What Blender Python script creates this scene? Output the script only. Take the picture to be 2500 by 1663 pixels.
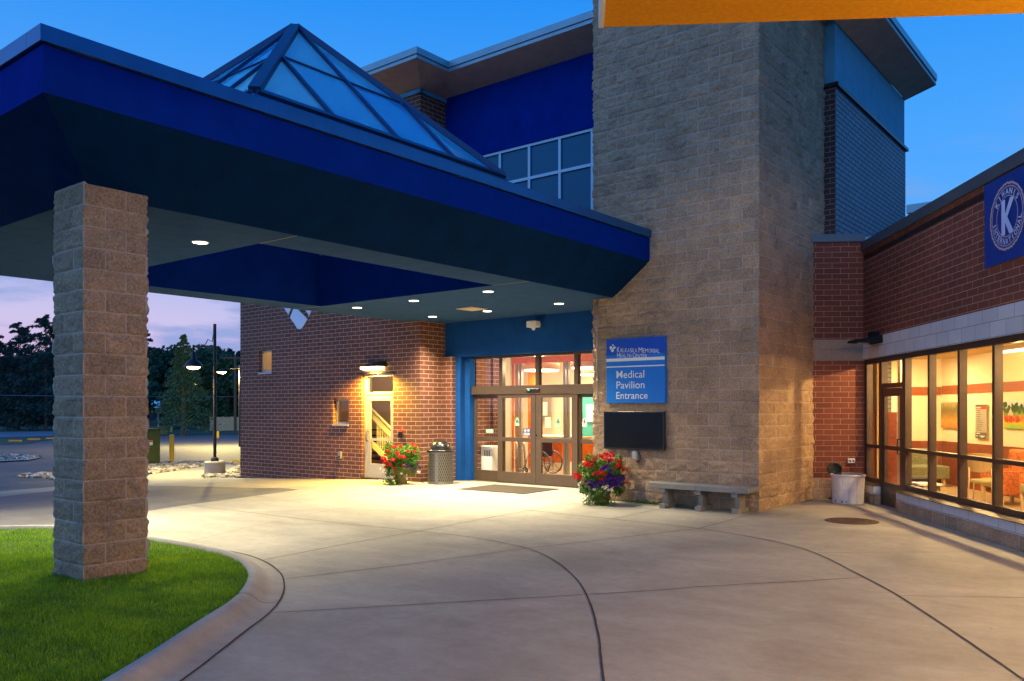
import bpy, bmesh, math, random
import numpy as np
from mathutils import Vector, Matrix, noise
R_=math.radians
random.seed(7); rng=np.random.default_rng(7)
for o in list(bpy.data.objects): bpy.data.objects.remove(o)
S=bpy.context.scene
COL=S.collection
# ------------------------------------------------------------------ camera
cam=bpy.data.cameras.new('camera'); cam.lens=36*2042/2500; cam.sensor_width=36; cam.shift_y=0.0674
cam.clip_start=.05; cam.clip_end=3000
co=bpy.data.objects.new('camera',cam); co.location=(0,0,1.7); co.rotation_euler=(R_(90),0,0); COL.objects.link(co); S.camera=co
# ------------------------------------------------------------------ colour management
S.view_settings.view_transform='Standard'; S.view_settings.look='None'
S.view_settings.exposure=0.0; S.view_settings.gamma=1
# ------------------------------------------------------------------ dusk sky (no sun above the horizon)
def N(t,kind,**kw):
    n=t.nodes.new(kind)
    for k,v in kw.items():
        if k.startswith('i_'):
            key=k[2:]
            key=int(key) if key.isdigit() else key.replace('_',' ')
            n.inputs[key].default_value=v
        else: setattr(n,k,v)
    return n
def L(t,a,b): t.links.new(a,b)
def ramp(t,stops,fac=None,interp='LINEAR'):
    n=t.nodes.new('ShaderNodeValToRGB'); n.color_ramp.interpolation=interp
    el=n.color_ramp.elements
    while len(el)>1: el.remove(el[-1])
    el[0].position=stops[0][0]; c=stops[0][1]; el[0].color=(*c,1) if len(c)==3 else c
    for p,c in stops[1:]:
        e=el.new(p); e.color=(*c,1) if len(c)==3 else c
    if fac is not None: L(t,fac,n.inputs[0])
    return n
W=bpy.data.worlds.new('World'); S.world=W; W.use_nodes=True
t=W.node_tree; t.nodes.clear()
tc=N(t,'ShaderNodeTexCoord'); sep=N(t,'ShaderNodeSeparateXYZ'); L(t,tc.outputs['Generated'],sep.inputs[0])
# blue dusk dome by elevation
dome=ramp(t,[(0.0,(.20,.44,.88)),(.14,(.15,.45,1.0)),(.25,(.085,.40,1.0)),(.33,(.055,.36,.98)),(.44,(.022,.285,.93)),(.6,(.008,.17,.70)),(1.0,(.015,.12,.5))],sep.outputs['Z'])
# afterglow low in the north-west: lavender and pink
glow=ramp(t,[(0.0,(.78,.50,.70)),(.05,(.70,.50,.80)),(.10,(.64,.57,.84)),(.20,(.34,.46,.90)),(.32,(.13,.36,.90)),(.5,(.02,.25,.85))],sep.outputs['Z'])
dt=N(t,'ShaderNodeVectorMath',operation='DOT_PRODUCT'); L(t,tc.outputs['Generated'],dt.inputs[0]); dt.inputs[1].default_value=(-.82,.55,0)
mr=N(t,'ShaderNodeMapRange',interpolation_type='SMOOTHSTEP'); L(t,dt.outputs['Value'],mr.inputs[0]); mr.inputs[1].default_value=.15; mr.inputs[2].default_value=.92
mz=N(t,'ShaderNodeMapRange',interpolation_type='SMOOTHSTEP'); L(t,sep.outputs['Z'],mz.inputs[0]); mz.inputs[1].default_value=.52; mz.inputs[2].default_value=.05
mm=N(t,'ShaderNodeMath',operation='MULTIPLY'); L(t,mr.outputs[0],mm.inputs[0]); L(t,mz.outputs[0],mm.inputs[1])
mix=N(t,'ShaderNodeMix',data_type='RGBA'); L(t,mm.outputs[0],mix.inputs[0]); L(t,dome.outputs[0],mix.inputs[6]); L(t,glow.outputs[0],mix.inputs[7])
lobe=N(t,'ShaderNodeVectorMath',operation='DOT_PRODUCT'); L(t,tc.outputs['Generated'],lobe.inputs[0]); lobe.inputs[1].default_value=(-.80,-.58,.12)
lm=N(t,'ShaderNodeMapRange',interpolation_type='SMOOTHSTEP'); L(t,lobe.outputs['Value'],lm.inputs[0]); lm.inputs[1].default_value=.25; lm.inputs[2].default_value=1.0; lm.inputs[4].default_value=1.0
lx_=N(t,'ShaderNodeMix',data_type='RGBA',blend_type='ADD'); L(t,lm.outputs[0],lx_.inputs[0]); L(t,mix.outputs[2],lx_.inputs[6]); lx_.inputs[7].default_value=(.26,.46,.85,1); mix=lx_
# streaky cloud, bluish grey, only low in the sky
mp=N(t,'ShaderNodeMapping'); mp.inputs['Scale'].default_value=(2.2,2.2,11); mp.inputs['Rotation'].default_value=(.12,.1,0); L(t,tc.outputs['Generated'],mp.inputs[0])
cn=N(t,'ShaderNodeTexNoise',i_Scale=2.6,i_Detail=6.0,i_Roughness=.55); L(t,mp.outputs[0],cn.inputs['Vector'])
cr=ramp(t,[(.47,(0,0,0)),(.60,(1,1,1))],cn.outputs['Fac'])
cz=N(t,'ShaderNodeMapRange',interpolation_type='SMOOTHSTEP'); L(t,sep.outputs['Z'],cz.inputs[0]); cz.inputs[1].default_value=.34; cz.inputs[2].default_value=.1; cz.inputs[4].default_value=.85
cm=N(t,'ShaderNodeMath',operation='MULTIPLY'); L(t,cr.outputs[0],cm.inputs[0]); L(t,cz.outputs[0],cm.inputs[1])
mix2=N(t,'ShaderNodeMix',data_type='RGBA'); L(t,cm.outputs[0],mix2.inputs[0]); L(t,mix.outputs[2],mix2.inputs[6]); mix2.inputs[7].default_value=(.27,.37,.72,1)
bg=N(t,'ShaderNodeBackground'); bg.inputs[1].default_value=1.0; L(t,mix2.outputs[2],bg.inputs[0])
wo=N(t,'ShaderNodeOutputWorld'); L(t,bg.outputs[0],wo.inputs[0])

# ------------------------------------------------------------------ frames and measuring
F=2042.; HC=1.7; TH=R_(38.68); PH=R_(4.2)
ANG={'P':-TH,'W':-PH,'N':0.0}
def toF(fr,X,Y):
    a=-ANG[fr]; return (X*math.cos(a)-Y*math.sin(a), X*math.sin(a)+Y*math.cos(a))
def toN(fr,p,q):
    a=-ANG[fr]; return (p*math.cos(a)+q*math.sin(a), -p*math.sin(a)+q*math.cos(a))
def G(p):                       # the site falls gently away past the stair wall
    return 0.0 if p>-15 else max(-.35,(p+15)*.044)
def gnd(u,v,h=None):            # where the survey ray of a photo point meets the ground
    hh=0 if h is None else h
    for i in range(14):
        Y=F*(HC-hh)/(v-1000); X=(u-1250)/F*Y
        if h is not None: break
        hh=G(toF('P',X,Y)[0])
    return X,Y,hh
def onp(u,p,fr):
    a,b=toF(fr,(u-1250)/F,1.); tt=p/a; return (p,b*tt,tt)
def onq(u,q,fr):
    a,b=toF(fr,(u-1250)/F,1.); tt=q/b; return (a*tt,q,tt)
def zz(v,Y): return HC+(1000-v)/F*Y
# ------------------------------------------------------------------ materials
MATS={}
def mat(name,col=(.5,.5,.5),rough=.6,metal=0,spec=.5,noise_amt=.0,nscale=20,bump=0,bscale=60,emit=None,estr=1,coat=0,coord='Object',dist=.01):
    if name in MATS: return MATS[name]
    m=bpy.data.materials.new(name); m.use_nodes=True; t=m.node_tree; b=t.nodes['Principled BSDF']
    b.inputs['Base Color'].default_value=(*col,1); b.inputs['Roughness'].default_value=rough; b.inputs['Metallic'].default_value=metal
    b.inputs['Specular IOR Level'].default_value=spec; b.inputs['Coat Weight'].default_value=coat
    if noise_amt or bump:
        c=N(t,'ShaderNodeTexCoord')
    if noise_amt:
        n=N(t,'ShaderNodeTexNoise',i_Scale=nscale,i_Detail=6.0,i_Roughness=.6); L(t,c.outputs[coord],n.inputs['Vector'])
        lo=[max(0,x*(1-noise_amt)) for x in col]; hi=[min(1,x*(1+noise_amt)) for x in col]
        r=ramp(t,[(.3,lo),(.7,hi)],n.outputs['Fac']); L(t,r.outputs[0],b.inputs['Base Color'])
    if bump:
        n2=N(t,'ShaderNodeTexNoise',i_Scale=bscale,i_Detail=8.0,i_Roughness=.65); L(t,c.outputs[coord],n2.inputs['Vector'])
        bp=N(t,'ShaderNodeBump',i_Strength=bump,i_Distance=dist); L(t,n2.outputs['Fac'],bp.inputs['Height']); L(t,bp.outputs[0],b.inputs['Normal'])
    if emit:
        b.inputs['Emission Color'].default_value=(*emit,1); b.inputs['Emission Strength'].default_value=estr
    MATS[name]=m; return m
def brick(name,c1,c2,mortar,bw=.3048,rh=.1016,ms=.0055,rough=.75,spec=.4,bump=.6,off=.5,grain=.25,gs=60,mortar_rough=.95):
    m=bpy.data.materials.new(name); m.use_nodes=True; t=m.node_tree; b=t.nodes['Principled BSDF']
    uv=N(t,'ShaderNodeUVMap'); uv.uv_map='UVMap'
    br=N(t,'ShaderNodeTexBrick'); br.offset=off; br.squash=1
    L(t,uv.outputs[0],br.inputs['Vector'])
    for k,v in (('Color1',c1),('Color2',c2),('Mortar',mortar)): br.inputs[k].default_value=(*v,1)
    br.inputs['Scale'].default_value=1; br.inputs['Mortar Size'].default_value=ms; br.inputs['Mortar Smooth'].default_value=.25
    br.inputs['Bias'].default_value=0; br.inputs['Brick Width'].default_value=bw; br.inputs['Row Height'].default_value=rh
    n=N(t,'ShaderNodeTexNoise',i_Scale=gs,i_Detail=6.0,i_Roughness=.7); L(t,uv.outputs[0],n.inputs['Vector'])
    n3=N(t,'ShaderNodeTexNoise',i_Scale=.55,i_Detail=4.0,i_Roughness=.6); L(t,uv.outputs[0],n3.inputs['Vector'])
    r=ramp(t,[(.25,(1-grain,)*3),(.75,(1+grain*.6,)*3)],n.outputs['Fac'])
    r3=ramp(t,[(.3,(.84,.84,.84)),(.7,(1.1,1.1,1.1))],n3.outputs['Fac'])
    mu=N(t,'ShaderNodeMix',data_type='RGBA',blend_type='MULTIPLY'); mu.inputs[0].default_value=1; L(t,br.outputs['Color'],mu.inputs[6]); L(t,r.outputs[0],mu.inputs[7])
    mu2=N(t,'ShaderNodeMix',data_type='RGBA',blend_type='MULTIPLY'); mu2.inputs[0].default_value=1; L(t,mu.outputs[2],mu2.inputs[6]); L(t,r3.outputs[0],mu2.inputs[7])
    L(t,mu2.outputs[2],b.inputs['Base Color']); b.inputs['Specular IOR Level'].default_value=spec
    rr=N(t,'ShaderNodeMapRange'); L(t,br.outputs['Fac'],rr.inputs[0]); rr.inputs[3].default_value=rough; rr.inputs[4].default_value=mortar_rough; L(t,rr.outputs[0],b.inputs['Roughness'])
    inv=N(t,'ShaderNodeMath',operation='MULTIPLY_ADD'); L(t,br.outputs['Fac'],inv.inputs[0]); inv.inputs[1].default_value=-1; inv.inputs[2].default_value=1
    ad=N(t,'ShaderNodeMath',operation='MULTIPLY_ADD'); L(t,n.outputs['Fac'],ad.inputs[0]); ad.inputs[1].default_value=.35; L(t,inv.outputs[0],ad.inputs[2])
    bp=N(t,'ShaderNodeBump',i_Strength=bump,i_Distance=.008); L(t,ad.outputs[0],bp.inputs['Height']); L(t,bp.outputs[0],b.inputs['Normal'])
    MATS[name]=m; return m
def concrete(name,col,stain=.22,rough=.85,speck=.12):
    m=bpy.data.materials.new(name); m.use_nodes=True; t=m.node_tree; b=t.nodes['Principled BSDF']; b.inputs['Roughness'].default_value=rough
    c=N(t,'ShaderNodeTexCoord')
    n1=N(t,'ShaderNodeTexNoise',i_Scale=.7,i_Detail=5.0,i_Roughness=.6,i_Distortion=.6); L(t,c.outputs['Object'],n1.inputs['Vector'])
    mp=N(t,'ShaderNodeMapping'); mp.inputs['Scale'].default_value=(.8,1.7,1); mp.inputs['Rotation'].default_value=(0,0,.35); L(t,c.outputs['Object'],mp.inputs[0])
    n2=N(t,'ShaderNodeTexNoise',i_Scale=1.6,i_Detail=8.0,i_Roughness=.62,i_Distortion=.3); L(t,mp.outputs[0],n2.inputs['Vector'])
    n3=N(t,'ShaderNodeTexNoise',i_Scale=170,i_Detail=3.0,i_Roughness=.8); L(t,c.outputs['Object'],n3.inputs['Vector'])
    n4=N(t,'ShaderNodeTexNoise',i_Scale=9,i_Detail=6.0,i_Roughness=.7); L(t,c.outputs['Object'],n4.inputs['Vector'])
    def g(lo,hi): return (lo,)*3,(hi,)*3
    rs=[]
    for nn,(lo,hi),(a,bb) in ((n1,(1-stain,1+stain*.7),(.3,.7)),(n2,(1-stain*.5,1+stain*.3),(.32,.68)),(n3,(1-speck,1+speck),(.35,.65)),(n4,(1-.09,1+.06),(.3,.6))):
        rs.append(ramp(t,[(a,(lo,lo,lo*.985)),(bb,(hi,hi,hi))],nn.outputs['Fac']))
    prev=None
    base=N(t,'ShaderNodeRGB'); base.outputs[0].default_value=(*col,1); prev=base.outputs[0]
    for r in rs:
        mu=N(t,'ShaderNodeMix',data_type='RGBA',blend_type='MULTIPLY'); mu.inputs[0].default_value=1; L(t,prev,mu.inputs[6]); L(t,r.outputs[0],mu.inputs[7]); prev=mu.outputs[2]
    L(t,prev,b.inputs['Base Color'])
    vo=N(t,'ShaderNodeTexVoronoi',i_Scale=1.7); L(t,c.outputs['Object'],vo.inputs['Vector'])
    sp=ramp(t,[(.0,(.45,.42,.4)),(.018,(.55,.52,.5)),(.03,(1,1,1))],vo.outputs['Distance'])
    mu=N(t,'ShaderNodeMix',data_type='RGBA',blend_type='MULTIPLY'); mu.inputs[0].default_value=1; L(t,prev,mu.inputs[6]); L(t,sp.outputs[0],mu.inputs[7]); L(t,mu.outputs[2],b.inputs['Base Color'])
    bp=N(t,'ShaderNodeBump',i_Strength=.35,i_Distance=.004); L(t,n3.outputs['Fac'],bp.inputs['Height']); L(t,bp.outputs[0],b.inputs['Normal'])
    MATS[name]=m; return m
def glassmat(name,tint=(1,1,1),refl=1.0,extra=None):
    m=bpy.data.materials.new(name); m.use_nodes=True; t=m.node_tree; t.nodes.clear()
    o=N(t,'ShaderNodeOutputMaterial'); tr=N(t,'ShaderNodeBsdfTransparent'); tr.inputs[0].default_value=(*tint,1)
    gl=N(t,'ShaderNodeBsdfGlossy',i_Roughness=.02); gl.inputs[0].default_value=(refl,refl,refl,1)
    lw=N(t,'ShaderNodeLayerWeight',i_Blend=.5); pw=N(t,'ShaderNodeMath',operation='POWER'); L(t,lw.outputs['Facing'],pw.inputs[0]); pw.inputs[1].default_value=5
    fr=N(t,'ShaderNodeMath',operation='MULTIPLY_ADD'); L(t,pw.outputs[0],fr.inputs[0]); fr.inputs[1].default_value=.45; fr.inputs[2].default_value=.022
    mx=N(t,'ShaderNodeMixShader'); L(t,fr.outputs[0],mx.inputs[0]); L(t,tr.outputs[0],mx.inputs[1]); L(t,gl.outputs[0],mx.inputs[2])
    last=mx.outputs[0]
    if extra:
        df=N(t,'ShaderNodeBsdfTranslucent'); df.inputs[0].default_value=(*extra[1],1)
        d2=N(t,'ShaderNodeBsdfDiffuse'); d2.inputs[0].default_value=(*extra[1],1)
        a=N(t,'ShaderNodeMixShader',i_0=.5); L(t,df.outputs[0],a.inputs[1]); L(t,d2.outputs[0],a.inputs[2])
        m2=N(t,'ShaderNodeMixShader',i_0=extra[0]); L(t,last,m2.inputs[1]); L(t,a.outputs[0],m2.inputs[2]); last=m2.outputs[0]
    L(t,last,o.inputs[0]); MATS[name]=m; return m
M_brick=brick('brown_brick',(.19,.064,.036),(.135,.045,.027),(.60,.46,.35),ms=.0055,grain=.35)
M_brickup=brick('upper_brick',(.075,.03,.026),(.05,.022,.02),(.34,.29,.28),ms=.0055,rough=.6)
M_sheen=brick('sheen_painted_brick',(.115,.15,.19),(.085,.12,.165),(.02,.03,.045),ms=.011,rough=.5,spec=.6,grain=.15)  # sky sheen on the brick painted in as pale blue-grey colour
M_wingbrick=brick('red_brick',(.205,.050,.025),(.15,.037,.02),(.48,.33,.25),ms=.0038,grain=.3)
M_cmu=mat('split_face_block',(.36,.245,.165),.9,noise_amt=.32,nscale=26,bump=.9,bscale=85,spec=.2,dist=.012)
M_cmuw=brick('split_face_small',(.34,.27,.21),(.29,.23,.18),(.36,.30,.24),bw=.4064,rh=.2032,ms=.005,rough=.9,bump=1.0,grain=.5,gs=45)
M_smooth=brick('ground_face_block',(.56,.56,.56),(.49,.49,.50),(.16,.15,.15),bw=.4064,rh=.2032,ms=.004,rough=.7,bump=.3,grain=.18,gs=120)
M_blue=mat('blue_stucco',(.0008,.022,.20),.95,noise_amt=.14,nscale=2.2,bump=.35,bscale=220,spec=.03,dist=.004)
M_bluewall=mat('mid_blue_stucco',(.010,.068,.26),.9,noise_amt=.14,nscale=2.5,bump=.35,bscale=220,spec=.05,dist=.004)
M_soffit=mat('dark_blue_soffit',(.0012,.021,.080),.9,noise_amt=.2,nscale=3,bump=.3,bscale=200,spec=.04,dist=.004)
M_ceiling=mat('grey_blue_ceiling',(.032,.082,.20),.95,noise_amt=.14,nscale=4,bump=.3,bscale=160,spec=.03,dist=.004)
M_tan=mat('tan_stucco',(.66,.42,.28),.9,noise_amt=.12,nscale=4,bump=.3,bscale=180,spec=.15,dist=.004)
M_pale=mat('pale_stucco',(.11,.33,.46),.9,noise_amt=.08,nscale=3,bump=.2,bscale=160,spec=.2,dist=.004)
M_orange=mat('orange_stucco',(.95,.36,.008),.85,noise_amt=.12,nscale=30,bump=.4,bscale=200,spec=.15,dist=.004)
M_coping=mat('dark_blue_coping',(.010,.10,.26),.35,metal=.5,noise_amt=.15,nscale=3)
M_roofmetal=mat('pale_roof_metal',(.22,.34,.38),.35,metal=.3,noise_amt=.1,nscale=3)
M_wingcoping=mat('grey_coping',(.085,.105,.13),.4,metal=.4,noise_amt=.12,nscale=3)
M_bronze=mat('bronze_frame',(.065,.045,.034),.38,metal=.55,noise_amt=.1,nscale=8)
M_door=mat('brown_door_metal',(.095,.062,.038),.42,metal=.25,noise_amt=.08,nscale=6)
M_alum=mat('pale_aluminium',(.50,.47,.40),.35,metal=.4,noise_amt=.05)
M_skyfr=mat('skylight_bar',(.02,.06,.14),.4,metal=.4)
M_upfr=mat('upper_window_frame',(.30,.45,.55),.4,metal=.3)
M_white=mat('white_paint',(.75,.74,.70),.45,noise_amt=.05)
M_black=mat('black_plastic',(.012,.012,.013),.25,spec=.6)
M_darkmetal=mat('dark_metal',(.03,.026,.024),.35,metal=.4)
M_chrome=mat('chrome',(.36,.35,.33),.3,metal=.8)
M_glass=glassmat('clear_glass')
M_skyglass=glassmat('frosted_glass',(.45,.85,1),1.0,(.55,(.20,.78,1.0)))
def vary(m):
    t=m.node_tree; oi=N(t,'ShaderNodeObjectInfo'); rr=ramp(t,[(0,(.07,.50,.95)),(.5,(.16,.70,1.0)),(1,(.42,.92,1.0))],oi.outputs['Random'])
    for n in t.nodes:
        if n.bl_idname in('ShaderNodeBsdfTranslucent','ShaderNodeBsdfDiffuse'): L(t,rr.outputs[0],n.inputs[0])
        if n.bl_idname=='ShaderNodeMath' and n.operation=='MULTIPLY_ADD': n.inputs[1].default_value=.6; n.inputs[2].default_value=.38
vary(M_skyglass)
M_upglass=mat('dark_window_glass',(.003,.11,.20),.15,spec=.15)  # teal of the reflected sky put into the base colour
M_conc=concrete('broom_concrete',(.295,.282,.238),stain=.23)
M_kerb=concrete('kerb_concrete',(.285,.275,.25),stain=.2)
M_asph=concrete('asphalt',(.105,.105,.11),stain=.3,speck=.35,rough=.8)
M_joint=mat('joint_filler',(.035,.028,.022),.95,noise_amt=.4,nscale=30)
M_soil=mat('lawn_soil',(.035,.075,.012),1,noise_amt=.3,nscale=8)
M_cream=mat('cream_wall',(.72,.55,.30),.8,noise_amt=.03)
M_cream2=mat('pale_lobby_wall',(.78,.68,.50),.8,noise_amt=.03)
M_rust=mat('rust_panel',(.55,.115,.004),.8,spec=.0,noise_amt=.15,nscale=9)
M_wainscot=mat('red_wainscot',(.22,.05,.018),.5,noise_amt=.2,nscale=6)
M_lobbyfloor=mat('lobby_floor_tile',(.45,.33,.17),.3,noise_amt=.2,nscale=3)
M_teal=mat('teal_panel',(.04,.30,.24),.6,noise_amt=.05)
M_yellow=mat('yellow_paint',(.85,.50,.012),.5,noise_amt=.12,nscale=9)
M_green=mat('olive_cabinet',(.075,.095,.018),.45,noise_amt=.1,nscale=5)
M_wood=mat('weathered_wood',(.42,.35,.20),.85,noise_amt=.35,nscale=7)
M_pot=mat('tan_pot',(.22,.15,.06),.75,noise_amt=.25,nscale=12)
M_bench=concrete('bench_concrete',(.22,.215,.20),stain=.2)
M_emw=mat('lamp_white',(1,1,1),emit=(1,.86,.62),estr=9)
M_emy=mat('lamp_yellow',(1,1,.6),emit=(1,.76,.24),estr=14)
M_emtube=mat('lamp_tube',(1,1,1),emit=(1,.88,.62),estr=5)
def leafmat(name,c,c2,tr=.35):
    m=bpy.data.materials.new(name); m.use_nodes=True; t=m.node_tree; b=t.nodes['Principled BSDF']; b.inputs['Roughness'].default_value=.6
    oi=N(t,'ShaderNodeNewGeometry'); r=ramp(t,[(0,c),(1,c2)],oi.outputs['Random Per Island']); L(t,r.outputs[0],b.inputs['Base Color'])
    tl=N(t,'ShaderNodeBsdfTranslucent'); L(t,r.outputs[0],tl.inputs[0]); mx=N(t,'ShaderNodeMixShader',i_0=tr)
    o=t.nodes['Material Output']; L(t,b.outputs[0],mx.inputs[1]); L(t,tl.outputs[0],mx.inputs[2]); L(t,mx.outputs[0],o.inputs[0])
    MATS[name]=m; return m
M_grass=leafmat('grass_blade',(.07,.19,.003),(.30,.52,.010))
def patchy(m):
    t=m.node_tree; b=t.nodes['Principled BSDF']; src=b.inputs['Base Color'].links[0].from_socket
    c=N(t,'ShaderNodeTexCoord'); n=N(t,'ShaderNodeTexNoise',i_Scale=2.3,i_Detail=5.0,i_Roughness=.7); L(t,c.outputs['Object'],n.inputs['Vector'])
    r_=ramp(t,[(.3,(.55,.62,.6)),(.5,(1,1,1)),(.72,(1.5,1.25,.9))],n.outputs['Fac'])
    mu=N(t,'ShaderNodeMix',data_type='RGBA',blend_type='MULTIPLY'); mu.inputs[0].default_value=1; L(t,src,mu.inputs[6]); L(t,r_.outputs[0],mu.inputs[7])
    for l in list(src.links):
        if l.to_node!=mu: to=l.to_socket; t.links.remove(l); L(t,mu.outputs[2],to)
patchy(M_grass)
M_leaf=leafmat('plant_leaf',(.022,.09,.006),(.11,.27,.02))
M_pine=leafmat('pine_needles',(.010,.038,.034),(.022,.068,.050),.15)
M_spruce=leafmat('spruce_needles',(.03,.085,.035),(.06,.14,.055),.15)
M_decid=leafmat('tree_leaf',(.018,.07,.035),(.04,.12,.055),.2)
M_bark=mat('bark',(.10,.075,.05),.95,noise_amt=.4,nscale=12)
M_red=leafmat('red_petal',(.42,.002,.004),(.66,.007,.008),.3)
M_purple=leafmat('purple_petal',(.03,.004,.12),(.07,.008,.24),.3)
M_whitep=leafmat('white_petal',(.8,.76,.62),(.9,.88,.78),.3)

# ------------------------------------------------------------------ mesh helpers
class MB:
    def __init__(s): s.v=[]; s.f=[]; s.mi=[]; s.cur=0; s.uvo={}
    def add(s,vs,fs):
        b=len(s.v); s.v+= [tuple(map(float,x)) for x in vs]; s.f+=[tuple(b+i for i in f) for f in fs]; s.mi+=[s.cur]*len(fs); return s
    def box(s,x0,y0,z0,x1,y1,z1):
        x0,x1=sorted((x0,x1)); y0,y1=sorted((y0,y1)); z0,z1=sorted((z0,z1))
        return s.add([(x0,y0,z0),(x1,y0,z0),(x1,y1,z0),(x0,y1,z0),(x0,y0,z1),(x1,y0,z1),(x1,y1,z1),(x0,y1,z1)],
            [(0,3,2,1),(4,5,6,7),(0,1,5,4),(1,2,6,5),(2,3,7,6),(3,0,4,7)])
    def hexa(s,c):  # 8 corners: bottom ring then top ring
        return s.add(c,[(0,3,2,1),(4,5,6,7),(0,1,5,4),(1,2,6,5),(2,3,7,6),(3,0,4,7)])
    def poly(s,pts): return s.add(pts,[tuple(range(len(pts)))])
    def prism(s,pts,d):   # closed polygon pts (3D) extruded by vector d
        n=len(pts); q=[tuple(a+b for a,b in zip(p,d)) for p in pts]
        return s.add(list(pts)+q,[tuple(range(n))[::-1],tuple(range(n,2*n))]+[(i,(i+1)%n,n+(i+1)%n,n+i) for i in range(n)])
    def cyl(s,c,r,h,n=20,r2=None,cap=True,ax='z'):
        r2=r if r2 is None else r2; vs=[]
        for k,(rr,hh) in enumerate(((r,0),(r2,h))):
            for i in range(n):
                a=2*math.pi*i/n; x,y=rr*math.cos(a),rr*math.sin(a)
                p={'z':(x,y,hh),'x':(hh,x,y),'y':(x,hh,y)}[ax]
                vs.append((c[0]+p[0],c[1]+p[1],c[2]+p[2]))
        fs=[(i,(i+1)%n,n+(i+1)%n,n+i) for i in range(n)]
        if cap: fs+=[tuple(range(n))[::-1],tuple(range(n,2*n))]
        return s.add(vs,fs)
    def lathe(s,c,prof,n=24,close=False):
        vs=[];fs=[]
        for r,z in prof:
            for i in range(n):
                a=2*math.pi*i/n; vs.append((c[0]+r*math.cos(a),c[1]+r*math.sin(a),c[2]+z))
        for k in range(len(prof)-1):
            for i in range(n): fs.append((k*n+i,k*n+(i+1)%n,(k+1)*n+(i+1)%n,(k+1)*n+i))
        if close: fs+=[tuple(range(n))[::-1],tuple(range((len(prof)-1)*n,len(prof)*n))]
        return s.add(vs,fs)
    def tube(s,pts,r,n=8,closed=False,r2=None):
        P=[Vector(p) for p in pts]; m=len(P); vs=[]; up=None
        for k in range(m):
            if closed: d=P[(k+1)%m]-P[k-1]
            else: d=P[min(k+1,m-1)]-P[max(k-1,0)]
            d.normalize()
            if up is None:
                up=Vector((0,0,1)) if abs(d.z)<.9 else Vector((1,0,0))
            a=d.cross(up); 
            if a.length<1e-4: a=d.cross(Vector((1,0,0)))
            a.normalize(); b=a.cross(d).normalized(); up=b
            rr=r if r2 is None else r+(r2-r)*k/(m-1)
            for i in range(n):
                an=2*math.pi*i/n; vs.append(P[k]+a*rr*math.cos(an)+b*rr*math.sin(an))
        fs=[]
        for k in range(m if closed else m-1):
            k2=(k+1)%m
            for i in range(n): fs.append((k*n+i,k*n+(i+1)%n,k2*n+(i+1)%n,k2*n+i))
        if not closed: fs+=[tuple(range(n))[::-1],tuple(range((m-1)*n,m*n))]
        return s.add(vs,fs)
    def torus(s,c,R,r,ax='z',n=28,k=8):
        pts=[]
        for i in range(n):
            a=2*math.pi*i/n; x,y=R*math.cos(a),R*math.sin(a)
            p={'z':(x,y,0),'x':(0,x,y),'y':(x,0,y)}[ax]; pts.append((c[0]+p[0],c[1]+p[1],c[2]+p[2]))
        return s.tube(pts,r,k,closed=True)
def mesh(name,mb,off=(0,0,0),smooth=False):
    me=bpy.data.meshes.new(name); ox,oy,oz=off
    me.from_pydata([(x-ox,y-oy,z-oz) for x,y,z in mb.v],[],mb.f); me.update()
    uv=me.uv_layers.new(name='UVMap')
    data=np.zeros(len(me.loops)*2)
    V=mb.v; UO=mb.uvo
    for p in me.polygons:
        n=p.normal
        for li in p.loop_indices:
            vi=me.loops[li].vertex_index
            if vi in UO: data[2*li],data[2*li+1]=UO[vi]; continue
            x,y,z=V[vi]
            if abs(n.z)>.75: a,b=x,y
            elif abs(n.x)>abs(n.y): a,b=y,z
            else: a,b=x,z
            data[2*li]=a; data[2*li+1]=b
    uv.data.foreach_set('uv',data)
    if smooth: me.polygons.foreach_set('use_smooth',[True]*len(me.polygons))
    if any(mb.mi): me.polygons.foreach_set('material_index',mb.mi)
    return me
def props(o,label=None,cat=None,group=None,kind=None):
    if label: o['label']=label
    if cat: o['category']=cat
    if group: o['group']=group
    if kind: o['kind']=kind
class T:   # a thing: Empty at its base; coords of parts are frame coordinates (absolute) or local
    def __init__(s,name,label,cat,fr='N',org=(0,0,0),group=None,rz=None,local=False):
        s.fr=fr; s.org=org; s.off=(0,0,0) if local else org
        o=bpy.data.objects.new(name,None); o.empty_display_size=.1; COL.objects.link(o)
        X,Y=toN(fr,org[0],org[1]); o.location=(X,Y,org[2]); o.rotation_euler=(0,0,ANG[fr]+(rz or 0))
        props(o,label,cat,group); s.o=o
    def part(s,name,mb,m,parent=None,smooth=False,bevel=0,label=None,kind=None):
        me=mesh(name,mb,s.off,smooth)
        for mm in (m if isinstance(m,(list,tuple)) else [m]): me.materials.append(mm)
        o=bpy.data.objects.new(name,me); COL.objects.link(o); o.parent=parent or s.o
        if bevel:
            b=o.modifiers.new('bevel','BEVEL'); b.width=bevel; b.segments=2; b.limit_method='ANGLE'
        if label: o['label']=label
        if kind: o['kind']=kind
        return o
def single(name,mb,m,label=None,cat=None,fr='N',org=(0,0,0),group=None,kind=None,smooth=False,bevel=0,rz=0,local=False):
    me=mesh(name,mb,(0,0,0) if local else org,smooth)
    for mm in (m if isinstance(m,(list,tuple)) else [m]): me.materials.append(mm)
    o=bpy.data.objects.new(name,me); COL.objects.link(o)
    X,Y=toN(fr,org[0],org[1]); o.location=(X,Y,org[2]); o.rotation_euler=(0,0,ANG[fr]+rz)
    if bevel:
        b=o.modifiers.new('bevel','BEVEL'); b.width=bevel; b.segments=2; b.limit_method='ANGLE'
    props(o,label,cat,group,kind); return o
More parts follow.
